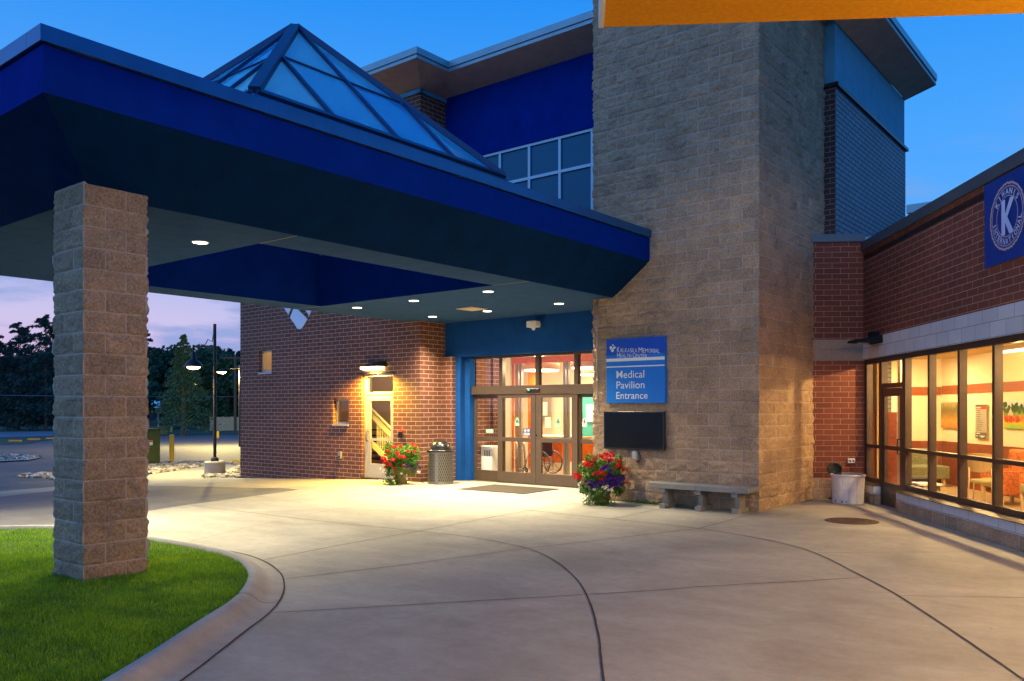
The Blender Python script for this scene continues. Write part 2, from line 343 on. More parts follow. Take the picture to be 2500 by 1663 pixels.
def copy_thing(root,fr,org,rz=0,label=None):
    def cp(o,par):
        c=o.copy(); COL.objects.link(c); c.parent=par
        for ch in o.children: cp(ch,c)
        return c
    r=cp(root,None); X,Y=toN(fr,org[0],org[1]); r.location=(X,Y,org[2]); r.rotation_euler=(0,0,ANG[fr]+rz)
    if label: r['label']=label
    return r
def lamp(name,kind,fr,loc,power,col,parent=None,**kw):
    l=bpy.data.lights.new(name,kind); l.energy=power; l.color=col
    for k,v in kw.items():
        if k not in('rot','aim'): setattr(l,k,v)
    o=bpy.data.objects.new(name,l); COL.objects.link(o); X,Y=toN(fr,loc[0],loc[1]); o.location=(X,Y,loc[2]); o.rotation_euler=(0,0,ANG[fr])
    if 'aim' in kw:
        ax,ay=toN(fr,kw['aim'][0],kw['aim'][1]); d=Vector((ax-X,ay-Y,kw['aim'][2]-loc[2])); o.rotation_euler=d.to_track_quat('-Z','Y').to_euler()
    if parent is not None:
        o.parent=parent; bpy.context.view_layer.update(); o.matrix_parent_inverse=parent.matrix_world.inverted()
    return o
def textmb(s,size=1.0,offset=0.0,shear=0.0):
    c=bpy.data.curves.new('t','FONT'); c.body=s; c.size=size; c.offset=offset; c.shear=shear; c.resolution_u=3
    o=bpy.data.objects.new('t',c); COL.objects.link(o); bpy.context.view_layer.update()
    me=o.to_mesh(); vs=[tuple(v.co) for v in me.vertices]; fs=[tuple(p.vertices) for p in me.polygons]
    o.to_mesh_clear(); bpy.data.objects.remove(o); bpy.data.curves.remove(c)
    return vs,fs
def text_fit(mb,s,box,fn,offset=0.0,shear=0):
    vs,fs=textmb(s,1,offset,shear); x0=min(v[0] for v in vs);x1=max(v[0] for v in vs);y0=min(v[1] for v in vs);y1=max(v[1] for v in vs)
    a0,b0,a1,b1=box
    mb.add([fn(a0+(v[0]-x0)/(x1-x0)*(a1-a0), b0+(v[1]-y0)/(y1-y0)*(b1-b0)) for v in vs],fs)
def fbm(x,y,z,o=4):
    return noise.fractal(Vector((x,y,z)),.6,2.1,o)
def splitface(mb,org,ux,length,z0,z1,bl=.4064,bh=.2032,step=.02032,amp=.02,shift=0,seed=0,nrm=None,joint=.006,low_amp=1.0,nb0=None,nb1=None,seed0=0,seed1=0):
    """a wall face of rough split blocks in running bond, with recessed joints, as one displaced grid"""
    ux=Vector(ux); nrm=Vector(nrm); o=Vector(org)
    nx=max(2,int(round(length/step))); nz=max(2,int(round((z1-z0)/step))); z0=round(z0/bh)*bh if z1-z0>1 else z0; z1=z0+nz*step if z1-z0>1 else z1
    base=len(mb.v); rnd=random.Random(seed); cache={}
    for j in range(nz+1):
        z=z0+(z1-z0)*j/nz; row=math.floor((z+1e-6)/bh); fz=(z/bh-row)*bh
        for i in range(nx+1):
            s=length*i/nx; ss=s+shift+(0 if row%2 else bl/2); k=math.floor(ss/bl); fx=ss-k*bl
            dj=min(fx,bl-fx,fz,bh-fz)
            key=(k,row)
            if key not in cache: cache[key]=(rnd.uniform(-.5,.5),rnd.uniform(-1,1),rnd.uniform(-1,1),rnd.uniform(0,50))
            c0,cx,cz,cs=cache[key]
            m=min(1,max(0,(dj-joint)/.02)); m=m*m*(3-2*m)
            e=amp*(.55+.35*c0+.3*cx*(fx/bl-.5)+.35*cz*(fz/bh-.5)+.85*fbm(s*7+cs,z*9,seed*3.1,5))*m*low_amp
            p=o+ux*s+nrm*e
            for cond,nb,cs2 in ((s<.001,nb0,seed0),(s>length-.001,nb1,seed1)):
                if cond and nb is not None:
                    mz=min(1,max(0,(min(fz,bh-fz)-joint)/.02))
                    ce=amp*(.5+.75*fbm(cs2,z*8,row*1.7,4))*mz*low_amp
                    p=o+ux*s+(nrm+Vector(nb))*ce
            mb.uvo[len(mb.v)]=(s+shift,z); mb.v.append((p.x,p.y,z))
    flip = (ux.cross(Vector((0,0,1)))).dot(nrm)<0
    for j in range(nz):
        for i in range(nx):
            a=base+j*(nx+1)+i; f=(a,a+1,a+nx+2,a+nx+1)
            mb.f.append(f[::-1] if flip else f); mb.mi.append(mb.cur)
# ================================================================== GROUND
def drape(mb,pts_px=None,pts=None,off=0.0,P_pts=None):
    """polygon on the ground (given in P frame), cut where the ground folds, following G(p)"""
    bm=bmesh.new()
    vs=[bm.verts.new((p,q,0)) for p,q in P_pts]; bm.faces.new(vs)
    for c in (-15,-22.954):
        g=bm.verts[:]+bm.edges[:]+bm.faces[:]
        bmesh.ops.bisect_plane(bm,geom=g,plane_co=(c,0,0),plane_no=(1,0,0))
    bmesh.ops.triangulate(bm,faces=bm.faces[:]); bmesh.ops.recalc_face_normals(bm,faces=bm.faces[:])
    bm.verts.index_update()
    vv=[(v.co.x,v.co.y,G(v.co.x)+off) for v in bm.verts]; ff=[]
    for f in bm.faces:
        idx=[v.index for v in f.verts]
        ff.append(idx if f.normal.z>0 else idx[::-1])
    bm.free(); mb.add(vv,ff); return mb
def px2P(lst):
    out=[]
    for u,v in lst:
        X,Y,h=gnd(u,v); out.append(toF('P',X,Y))
    return out
def sheet(name,m,polys,off,label=None,cat=None,kind='structure'):
    mb=MB()
    for pl in polys: drape(mb,P_pts=pl,off=off)
    return single(name,mb,m,label,cat,'P',kind=kind)
# one asphalt sheet out to the horizon
mb=MB(); xs=[-900,-22.954,-15,900]
for a,b in zip(xs[:-1],xs[1:]):
    mb.add([(a,-600,G(a)),(b,-600,G(b)),(b,1100,G(b)),(a,1100,G(a))],[(0,1,2,3)])
single('ground',mb,M_asph,fr='P',kind='structure')
# concrete apron in front of the doors, under the second canopy and along the wing
apron_px=[(732,1196),(560,1220),(465,1232),(355,1249),(76,1290)]
far=[toF('P',*toN('W',6.2,16.3)), toF('P',*toN('W',6.2,-8)),toF('P',*toN('W',-14,-8)),toF('P',*toN('W',-14,2.5))]
ap=px2P(apron_px)
gate=px2P([(-60,1306),(-700,1362)])
poly=[(-14.0,15.2),(-5.4,15.2),(-5.3,17.2)]+far+gate[::-1]+ap[::-1]
poly=[( -13.0,15.2)]+poly[1:]
walk=px2P([(732,1196),(355,1186),(135,1199),(0,1213),(-400,1252)])+px2P([(-400,1240),(0,1200),(134,1189),(355,1161),(470,1141),(590,1131)])
wallfoot=[(-21.2,14.2),(-13.0,15.2)]
walk2=px2P([(732,1196)])
sheet('pavement',M_conc,[poly[:3]+far+gate[::-1]+ap[::-1], px2P([(732,1196)])+walk[1:]+[(-21.3,15.4),(-13.0,15.2)]],.004)
# dark sealed joints
def ribbon(mb,pts,w,off=.009,wob=.15):
    P=[Vector((a,b)) for a,b in pts]; out=[]
    for k in range(len(P)-1):
        n=max(1,int((P[k+1]-P[k]).length/.12))
        for i in range(n): out.append(P[k].lerp(P[k+1],i/n))
    out.append(P[-1]); vs=[]
    for k,p in enumerate(out):
        d=(out[min(k+1,len(out)-1)]-out[max(k-1,0)]).normalized(); nn=Vector((-d.y,d.x))
        ww=w*(1+wob*fbm(p.x*3,p.y*3,1)*1.6)/2; j=nn*fbm(p.x*2,p.y*2,5)*.006
        for sgn in (1,-1):
            q=p+nn*ww*sgn+j; vs.append((q.x,q.y,G(q.x)+off))
    mb.add(vs,[(2*k,2*k+1,2*k+3,2*k+2) for k in range(len(out)-1)])
def smooth_poly(pts,k=2):
    for _ in range(k):
        q=[pts[0]]
        for a,b in zip(pts[:-1],pts[1:]):
            q.append((a[0]*.75+b[0]*.25,a[1]*.75+b[1]*.25)); q.append((a[0]*.25+b[0]*.75,a[1]*.25+b[1]*.75))
        q.append(pts[-1]); pts=q
    return pts
A=lambda x,y:(600+.5091*x,1180+.5091*y)
B=lambda x,y:(1700+.3394*x,1180+.3394*y)
mb=MB()
J=[([(465,1235),(600,1251)]+[A(*c) for c in ((400,190),(830,232),(1100,262),(1240,290),(1360,315),(1480,370),(1580,450),(1640,540),(1690,700),(1715,949),(1720,1100))],.015,1),
 ([A(*c) for c in ((193,462),(700,402),(1350,315),(1700,275),(2180,218))]+[(1851,1252.5)],.013,0),
 ([A(*c) for c in ((90,370),(450,300),(830,232),(1100,180),(1370,130),(1600,95))],.013,0),
 ([A(*c) for c in ((130,625),(900,580),(1640,537),(2000,515))]+[B(*c) for c in ((0,750),(600,718),(1195,683))],.012,0),
 ([A(*c) for c in ((260,30),(640,65),(1000,100),(1370,132),(1760,175),(2180,218))]+[B(*c) for c in ((400,390),(640,440),(870,505),(1180,665),(1460,815),(1800,1040),(2357,1420),(2700,1690))],.019,1),
 ([A(1760,172),A(1985,125)],.012,0),
 ([B(870,503),B(1500,500),B(2357,498),B(2700,497)],.010,0),([B(1460,815),B(2357,828),B(2900,836)],.010,0),
 ([B(30,327),B(900,287)],.008,0),([B(1300,270),B(1500,268)],.008,0),([B(530,220),B(930,255)],.008,0),
 ([A(270,155),A(700,85),A(830,62)],.007,0),([A(-420,322),A(0,215),A(200,178)],.007,0)]
for px,w,sm in J:
    pts=px2P(px); 
    if sm: pts=smooth_poly(pts,2)
    ribbon(mb,pts,w)
single('pavement_joints',mb,M_joint,fr='P',kind='structure')
# rolled kerb and the lawn it holds
outer_px=[(448,1663),(528,1600),(613,1532.6),(659,1499),(687,1465),(697.5,1427),(685,1397),(642.5,1368),(583,1351),(503,1336),(420,1322),(300,1304),(130,1289)]
op=[gnd(u,v,0)[:2] for u,v in outer_px]
d0=(op[0][0]-op[1][0],op[0][1]-op[1][1]); l0=math.hypot(*d0)
op=[(op[0][0]+d0[0]/l0*s-.25*(s/4)**1.5,op[0][1]+d0[1]/l0*s) for s in (4.,2.)]+op
e=op[-1]; op+= [(e[0]-2.5,e[1]-.9),(e[0]-6,e[1]-3.0),(e[0]-9,e[1]-6.0)]
op=smooth_poly(op,3)
def arc_resample(pts,step):
    P=[Vector(p) for p in pts]; out=[P[0]]; acc=0
    for a,b in zip(P[:-1],P[1:]):
        d=(b-a).length
        while acc+d>=step:
            tt=(step-acc)/d; a=a.lerp(b,tt); out.append(a); d=(b-a).length; acc=0
        acc+=d
    return out
oc=arc_resample(op,.08)
prof=[(0,.002),(.03,.010),(.11,.014),(.155,.028),(.195,.060),(.235,.090),(.275,.104),(.335,.104),(.335,.02)]
vs=[];inner=[]
for k,p in enumerate(oc):
    d=(oc[min(k+1,len(oc)-1)]-oc[max(k-1,0)]).normalized(); n=Vector((-d.y,d.x))
    jt=1 if k%38 in (0,) else 0
    for s_,z_ in prof:
        q=p+n*s_; vs.append((q.x,q.y,z_-(.012 if jt else 0)))
    inner.append(p+n*.325)
m=len(prof); mb=MB(); mb.add(vs,[(k*m+i,(k+1)*m+i,(k+1)*m+i+1,k*m+i+1) for k in range(len(oc)-1) for i in range(m-1)])
single('kerb',mb,M_kerb,kind='structure',smooth=True)
mb=MB(); ribbon(mb,[toF('P',p.x,p.y) for p in oc[::3]],.018,off=.010); 
for k in (38,76,114,152,190):      # control joints across the kerb
    if k<len(oc):
        d=(oc[k+1]-oc[k-1]).normalized(); n=Vector((-d.y,d.x)); pr=[oc[k]+n*s_ for s_,_ in prof[:-1]]
        vv=[]
        for q,(s_,z_) in zip(pr,prof): vv+= [(q.x+d.x*.006,q.y+d.y*.006,z_+.003),(q.x-d.x*.006,q.y-d.y*.006,z_+.003)]
        mk=MB(); mk.add([(*toF('P',a,b),c) for a,b,c in vv],[(2*i,2*i+1,2*i+3,2*i+2) for i in range(len(pr)-1)]); mb.v,mb.f,mb.mi=mb.v+mk.v,mb.f+[tuple(i+len(mb.v) for i in f) for f in mk.f],mb.mi+mk.mi
single('kerb_joints',mb,M_joint,fr='P',kind='structure')
# lawn soil and grass blades
LZ=.05
inn=[(p.x,p.y) for p in inner[::2]]
lawn_poly=inn+[(-16,4),(-10,-2),(inn[0][0]-1.5,inn[0][1]-1)]
mb=MB(); mb.poly([(x,y,LZ) for x,y in lawn_poly])
single('lawn',mb,M_soil,kind='structure')
def inside(px,py,poly):
    x=np.array([a for a,b in poly]); y=np.array([b for a,b in poly]); c=np.zeros(len(px),bool); j=len(x)-1
    for i in range(len(x)):
        cond=((y[i]>py)!=(y[j]>py)); xi=(x[j]-x[i])*(py-y[i])/(y[j]-y[i]+1e-12)+x[i]; c^=cond&(px<xi); j=i
    return c
def blades(name,n_list,h0,h1,w,label,cat):
    X=[];Y=[]
    for n,x0,x1,y0,y1 in n_list:
        x=rng.uniform(x0,x1,n); y=rng.uniform(y0,y1,n); k=inside(x,y,lawn_poly)
        k&=(np.abs(x/y)<.98)      # only the part the lens and a side step can see
        X.append(x[k]);Y.append(y[k])
    x=np.concatenate(X);y=np.concatenate(Y); n=len(x)
    clump=np.array([fbm(a*1.7,b*1.7,3,3) for a,b in zip(x,y)])*1.0
    h=rng.uniform(h0,h1,n)*(1+.45*clump); a=rng.uniform(0,2*np.pi,n); lean=rng.uniform(.1,.9,n)*h; la=rng.uniform(0,2*np.pi,n)
    ww=w*rng.uniform(.7,1.3,n); z0=np.full(n,LZ)
    v=np.zeros((n,5,3)); dx,dy=np.cos(a)*ww,np.sin(a)*ww; lx,ly=np.cos(la)*lean,np.sin(la)*lean
    v[:,0]=np.stack([x-dx,y-dy,z0],1); v[:,1]=np.stack([x+dx,y+dy,z0],1)
    v[:,2]=np.stack([x+dx*.8+lx*.35,y+dy*.8+ly*.35,z0+h*.6],1); v[:,3]=np.stack([x-dx*.8+lx*.35,y-dy*.8+ly*.35,z0+h*.6],1)
    v[:,4]=np.stack([x+lx,y+ly,z0+h],1)
    me=bpy.data.meshes.new(name); me.vertices.add(5*n); me.vertices.foreach_set('co',v.reshape(-1))
    b=np.arange(n)*5
    lp=np.stack([b,b+1,b+2,b+3,b+3,b+2,b+4],1).reshape(-1)
    me.loops.add(7*n); me.loops.foreach_set('vertex_index',lp)
    me.polygons.add(2*n); ls=np.stack([np.arange(n)*7,np.arange(n)*7+4],1).reshape(-1); me.polygons.foreach_set('loop_start',ls)
    me.update(calc_edges=True); me.materials.append(M_grass)
    o=bpy.data.objects.new(name,me); COL.objects.link(o); props(o,label,cat,kind='stuff'); return o
blades('grass',[(190000,-7,-.5,3.6,7.0),(130000,-9.3,-1.5,7.0,9.5),(90000,-12,-2,9.5,12.6)],.022,.05,.0022,'short bright green mown grass around the stone column','grass')
# stones in the landscape beds
def stones(polys,n,size,off=0):
    mb=MB(); ico=bmesh.new(); bmesh.ops.create_icosphere(ico,subdivisions=1,radius=1)
    iv=[v.co.copy() for v in ico.verts]; fi=[[v.index for v in f.verts] for f in ico.faces]; ico.free()
    for poly in polys:
        xs=[a for a,b in poly]; ys=[b for a,b in poly]; c=0
        while c<n:
            x=random.uniform(min(xs),max(xs)); y=random.uniform(min(ys),max(ys))
            if not inside(np.array([x]),np.array([y]),poly)[0]: continue
            c+=1; s=size*random.uniform(.5,1.35); sc=Vector((s*random.uniform(.8,1.4),s*random.uniform(.7,1.1),s*random.uniform(.45,.8)))
            rot=Matrix.Rotation(random.uniform(0,6.3),3,'Z')@Matrix.Rotation(random.uniform(-.5,.5),3,'X')
            mb.add([tuple(rot@Vector((v.x*sc.x*random.uniform(.8,1.15),v.y*sc.y*random.uniform(.8,1.15),v.z*sc.z))+Vector((x,y,G(x)+s*.25+off))) for v in iv],fi)
    return mb
def stonemat():
    m=bpy.data.materials.new('river_stone'); m.use_nodes=True; t=m.node_tree; b=t.nodes['Principled BSDF']; b.inputs['Roughness'].default_value=.8
    g=N(t,'ShaderNodeNewGeometry'); r=ramp(t,[(0,(.10,.09,.08)),(.35,(.25,.20,.14)),(.7,(.42,.36,.28)),(1,(.6,.55,.48))],g.outputs['Random Per Island']); L(t,r.outputs[0],b.inputs['Base Color']); return m
M_stone=stonemat()
C2=lambda x,y:(340+.2551*x,780+.2551*y)
bed1=px2P([C2(-870,1520),(134,1173),(250,1168),C2(50,1495),C2(350,1450),C2(610,1405),C2(625,1368),C2(330,1372),C2(200,1380),C2(50,1398),(134,1153),(90,1157),(37,1166)])
bed2=px2P([C2(600,1512),C2(980,1518),C2(980,1375),C2(830,1382),C2(960,1400),C2(820,1470),C2(640,1490)])
single('river_stones',stones([bed1],1500,.085),M_stone,'pale rounded stones in the bed beside the green cabinet','stones','P',kind='stuff')
single('river_stones',stones([bed2],420,.07),M_stone,'pale rounded stones around the concrete lamp base','stones','P',kind='stuff')
bed3=px2P([(0,1127),(60,1124),(104,1118),(60,1115),(0,1114),(-120,1115),(-120,1130)])
single('river_stones',stones([bed3],500,.13),M_stone,'grey stones on the island in the car park at left','stones','P',kind='stuff')
mb=MB(); drape(mb,P_pts=px2P([(-140,1134),(0,1129),(70,1126),(110,1118),(60,1112),(0,1111),(-140,1112)]),off=.05); single('island_kerb',mb,M_kerb,fr='P',kind='structure')
# far strips: grass verge, street, and the grass behind
M_verge=mat('verge_grass',(.022,.065,.020),.95,noise_amt=.3,nscale=1.5)
def strip(name,m,px,off=.02): 
    mb=MB(); drape(mb,P_pts=px2P(px),off=off); single(name,mb,m,fr='P',kind='structure')
strip('verge',M_verge,[(-300,1086),(0,1085.5),(60,1085),(135,1072),(391,1064),(503,1060.5),(640,1061),(1000,1062),(1000,1044.6),(400,1044),(135,1063.5),(0,1069),(-300,1074)],.03)
M_street=mat('street_asphalt',(.17,.19,.22),.55,noise_amt=.1,nscale=1)
strip('street',M_street,[(-300,1072),(0,1069),(135,1066),(400,1046),(1000,1044),(1000,1034.5),(400,1035.5),(135,1054),(0,1056),(-300,1058)],.045)
mb=MB(); drape(mb,P_pts=[(-22.96-1,-500),(-22.96-1,1000),(-880,1000),(-880,-500)],off=0); 
strip('meadow',M_verge,[(-600,1062),(0,1056.5),(135,1054),(400,1036),(1100,1035),(1100,1003),(-600,1003)],.035)

# ================================================================== MEDICAL PAVILION (P frame)
QT=13.33; TR=-5.455; TL=-8.685
Z9=9.2
B_=T('medical_building','large brick and rough block health building with blue stucco walls and glazed entrance','building','P',(-13.87,13.9,0))
# --- split block tower
mb=MB()
TZ=10.2
splitface(mb,(TL,QT,0),(1,0,0),TR-TL,.0,TZ,nrm=(0,-1,0),amp=.030,seed=3,nb0=(-1,0,0),nb1=(1,0,0),seed0=11,seed1=12,shift=.1)
splitface(mb,(TR,QT,0),(0,1,0),16.56-QT,.0,TZ,nrm=(1,0,0),amp=.030,seed=5,nb0=(0,-1,0),seed0=12,shift=.02)
splitface(mb,(TL,QT+1.5,0),(0,-1,0),1.5,.0,TZ,nrm=(-1,0,0),amp=.017,seed=6,nb1=(0,-1,0),seed1=11)
mb.box(TL+.03,QT+.03,-.4,TR-.03,16.5,TZ-.01)
def blockmat():
    m=bpy.data.materials.new('rough_block'); m.use_nodes=True; t=m.node_tree; b=t.nodes['Principled BSDF']; b.inputs['Roughness'].default_value=.92; b.inputs['Specular IOR Level'].default_value=.2
    uv=N(t,'ShaderNodeUVMap'); uv.uv_map='UVMap'
    c=N(t,'ShaderNodeTexCoord')
    br=N(t,'ShaderNodeTexBrick'); br.offset=.5; L(t,uv.outputs[0],br.inputs['Vector'])
    for k,v in (('Color1',(.88,.87,.86)),('Color2',(1.10,1.08,1.05)),('Mortar',(1,1,1))): br.inputs[k].default_value=(*v,1)
    br.inputs['Scale'].default_value=1; br.inputs['Mortar Size'].default_value=.0055; br.inputs['Mortar Smooth'].default_value=.2; br.inputs['Bias'].default_value=0; br.inputs['Brick Width'].default_value=.4064; br.inputs['Row Height'].default_value=.2032
    n=N(t,'ShaderNodeTexNoise',i_Scale=44,i_Detail=6.0,i_Roughness=.80); L(t,c.outputs['Object'],n.inputs['Vector'])
    n2=N(t,'ShaderNodeTexNoise',i_Scale=2.4,i_Detail=5.0,i_Roughness=.6); L(t,c.outputs['Object'],n2.inputs['Vector'])
    r=ramp(t,[(.30,(.18,.125,.08)),(.5,(.41,.285,.178)),(.70,(.66,.485,.33))],n.outputs['Fac'])
    r2=ramp(t,[(.3,(.80,.80,.82)),(.7,(1.12,1.1,1.08))],n2.outputs['Fac'])
    mu=N(t,'ShaderNodeMix',data_type='RGBA',blend_type='MULTIPLY'); mu.inputs[0].default_value=1; L(t,r.outputs[0],mu.inputs[6]); L(t,r2.outputs[0],mu.inputs[7])
    mu2=N(t,'ShaderNodeMix',data_type='RGBA',blend_type='MULTIPLY'); mu2.inputs[0].default_value=1; L(t,mu.outputs[2],mu2.inputs[6]); L(t,br.outputs['Color'],mu2.inputs[7])
    mc=ramp(t,[(.33,(.20,.155,.12)),(.46,(.52,.42,.34))],n2.outputs['Fac'])
    mo=N(t,'ShaderNodeMix',data_type='RGBA'); L(t,br.outputs['Fac'],mo.inputs[0]); L(t,mu2.outputs[2],mo.inputs[6]); L(t,mc.outputs[0],mo.inputs[7]); L(t,mo.outputs[2],b.inputs['Base Color'])
    bp=N(t,'ShaderNodeBump',i_Strength=1.0,i_Distance=.016); L(t,n.outputs['Fac'],bp.inputs['Height']); L(t,bp.outputs[0],b.inputs['Normal']); return m
M_block=blockmat()
B_.part('block_tower',mb,M_block,smooth=True)
# --- brick stair wall: openings for two small windows and the door
def wall_holes(mb,axis,c,a0,a1,z0,z1,holes,depth,flip=1):
    """wall face in plane axis=c spanning a0..a1, z0..z1, with rectangular holes and their reveals of given depth"""
    A_=sorted({a0,a1,*[h[0] for h in holes],*[h[1] for h in holes]}); Z_=sorted({z0,z1,*[h[2] for h in holes],*[h[3] for h in holes]})
    def pt(a,d,z): return (a,c+d,z) if axis=='q' else (c+d,a,z)
    for i in range(len(A_)-1):
        for j in range(len(Z_)-1):
            am=(A_[i]+A_[i+1])/2; zm=(Z_[j]+Z_[j+1])/2
            if any(h[0]<am<h[1] and h[2]<zm<h[3] for h in holes): continue
            mb.poly([pt(A_[i],0,Z_[j]),pt(A_[i+1],0,Z_[j]),pt(A_[i+1],0,Z_[j+1]),pt(A_[i],0,Z_[j+1])])
    for h in holes:
        for a,b in (((h[0],h[2]),(h[1],h[2])),((h[1],h[2]),(h[1],h[3])),((h[1],h[3]),(h[0],h[3])),((h[0],h[3]),(h[0],h[2]))):
            mb.poly([pt(a[0],0,a[1]),pt(b[0],0,b[1]),pt(b[0],depth,b[1]),pt(a[0],depth,a[1])])
w1=(-20.24,-19.64,2.74,3.36); w2=(-17.02,-16.41,1.33,1.97); dr=(-15.92,-14.79,-.06,2.58)
mb=MB(); QS=13.9; PR=-13.87
wall_holes(mb,'q',QS,-21.14,PR,-.75,Z9,[w1,w2,dr],.17)
mb.poly([(PR,QS,-.1),(PR,14.76,-.1),(PR,14.76,Z9),(PR,QS,Z9)])
mb.poly([(-21.14,QS,-.75),(-21.14,24,-.75),(-21.14,24,Z9),(-21.14,QS,Z9)])
B_.part('brick_wall',mb,M_brick)
mb=MB(); mb.box(PR,14.62,-.1,-13.535,14.9,2.95); B_.part('brick_pier',mb,M_brick)
mb=MB(); mb.add([(-21.16,QS-.02,-.75),(-15.95,QS-.02,-.75),(-15.95,QS-.02,-.02),(-21.16,QS-.02,-.22)],[(0,1,2,3)]); mb.add([(-21.16,QS-.02,-.22),(-15.95,QS-.02,-.02),(-15.95,QS,-.02),(-21.16,QS,-.22)],[(0,1,2,3)])
B_.part('wall_parging',mb,M_brick)
# --- blue stucco upper wall, header over the doors, pilaster
mb=MB()
wall_holes(mb,'q',14.76,PR,TL+.02,2.96,Z9,[(PR+.02,TL+.0,4.95,7.63)],.12)
ub=B_.part('upper_wall',mb,[M_blue])
mb=MB(); mb.box(PR-.0,14.745,2.955,TL+.05,14.775,3.79); mb.box(PR,14.78,2.955,TL+.05,15.1,3.0); B_.part('door_header_wall',mb,M_bluewall)
mb=MB(); mb.box(-13.535,14.74,0,-13.38,15.1,2.955); mb.box(-13.38,14.90,0,-13.43+.21,15.1,2.955); B_.part('blue_pilaster',mb,M_bluewall,bevel=.008)
# --- upper windows: frame and each pane
mb=MB(); q0=14.80
xs=[PR+.04,-13.05,-12.21,-11.365,-10.53,-9.69,-8.9]; zs=[5.0,5.3,6.86,7.60]
for x in xs: mb.box(x-.032,q0,4.95,x+.032,q0+.1,7.63)
for z in zs: mb.box(PR+.02,q0-.004,z-.032,TL+.0,q0+.096,z+.032)
wf=B_.part('upper_window_frame',mb,M_upfr)
for a,b in zip(xs[:-1],xs[1:]):
    for c,d in zip(zs[:-1],zs[1:]):
        B_.part('window_pane',MB().box(a+.02,q0+.04,c+.02,b-.02,q0+.055,d-.02),M_upglass,parent=wf)
# --- roof with sloping soffit
def ringroof(mb_f,mb_s,mb_c,outer,inner,zt,zf,zc,zi):
    n=len(outer)
    for i in range(n-1):
        a,b=outer[i],outer[i+1]; c,d=inner[i],inner[i+1]
        mb_f.poly([(*a,zf),(*b,zf),(*b,zc),(*a,zc)]); mb_s.poly([(*a,zf),(*b,zf),(*d,zi),(*c,zi)])
eave=[(-22.0,13.01),(-13.09,13.01),(-13.09,14.02),(-4.56,14.02),(-4.56,21.8)]
inn_=[(-21.14,QS),(PR,QS),(PR,14.76),(-5.228,14.76),(-5.228,21.8)]
f=MB();s_=MB();cc=MB()
def offset(poly,d):
    out=[]
    for i,p in enumerate(poly):
        a=Vector(poly[i-1]) if i else None; b=Vector(p); c=Vector(poly[i+1]) if i<len(poly)-1 else None
        n1=((b-a).normalized()) if a is not None else None; n2=((c-b).normalized()) if c is not None else None
        def nr(d_): return Vector((d_.y,-d_.x))
        if n1 is None: o=nr(n2)*d
        elif n2 is None: o=nr(n1)*d
        else:
            m_=nr(n1)+nr(n2); o=m_*(d/(1+n1.dot(n2)) if 1+n1.dot(n2)>.01 else d)
        out.append((b.x+o.x,b.y+o.y))
    return out
ringroof(f,s_,cc,eave,inn_,9.65,9.42,9.5,Z9)
B_.part('roof_soffit',s_,M_tan)
ev2=offset(eave,.03)
for i in range(len(eave)-1):
    a,b=ev2[i],ev2[i+1]; e0,e1=eave[i],eave[i+1]
    cc.poly([(*a,9.505),(*b,9.505),(*b,9.65),(*a,9.65)]); cc.poly([(*a,9.505),(*b,9.505),(*e1,9.505),(*e0,9.505)])
    f2=((e0[0],e0[1]),(e1[0],e1[1]))
cc.v+=[]; top=[(*p,9.65) for p in ev2]+[(-22,21.8,9.65)]
cc.poly(top)
rf=B_.part('roof_coping',cc,M_roofmetal); B_.part('roof_fascia',f,M_roofmetal)
# end of the eave at the far corner
B_.part('eave_end',MB().prism([(-4.56,21.8,9.42),(-4.56,21.8,9.65),(-5.3,21.8,9.65),(-5.3,21.8,9.2)],(0,.05,0)),M_roofmetal)
B_.part('brick_ledge',MB().box(-22,QS-.05,Z9-.12,PR+.05,14.0,Z9-.02).box(PR-.1,QS-.05,Z9-.12,PR+.05,14.75,Z9-.02),M_pale)
# --- east block behind the tower
PE=-5.228
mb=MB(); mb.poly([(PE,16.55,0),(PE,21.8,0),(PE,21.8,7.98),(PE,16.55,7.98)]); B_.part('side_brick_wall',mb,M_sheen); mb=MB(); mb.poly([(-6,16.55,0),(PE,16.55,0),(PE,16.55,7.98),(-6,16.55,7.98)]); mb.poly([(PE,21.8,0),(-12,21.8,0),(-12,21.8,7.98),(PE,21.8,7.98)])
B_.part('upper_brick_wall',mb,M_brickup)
mb=MB(); mb.box(-6,16.5,7.96,PE+.06,16.56,8.03); mb.box(PE-.02,16.5,7.96,PE+.06,21.86,8.03); B_.part('drip_ledge',mb,M_darkmetal)
mb=MB(); mb.poly([(PE-.02,16.57,8.03),(PE-.02,21.78,8.03),(PE-.02,21.78,Z9+.02),(PE-.02,16.57,Z9+.02)]); mb.poly([(-6,16.57,8.03),(PE-.02,16.57,8.03),(PE-.02,16.57,Z9+.1),(-6,16.57,Z9+.1)]); mb.poly([(PE-.02,21.78,8.03),(-12,21.78,8.03),(-12,21.78,Z9),(PE-.02,21.78,Z9)])
B_.part('stucco_frieze',mb,M_pale)
# --- rear block seen over the wing roof
mb=MB(); q=40
B_.part('rear_wall',MB().box(-8,34,0,1.5,44,9.1),M_pale); B_.part('rear_coping',MB().box(-8.1,33.9,9.1,1.6,44.1,9.41),M_roofmetal)
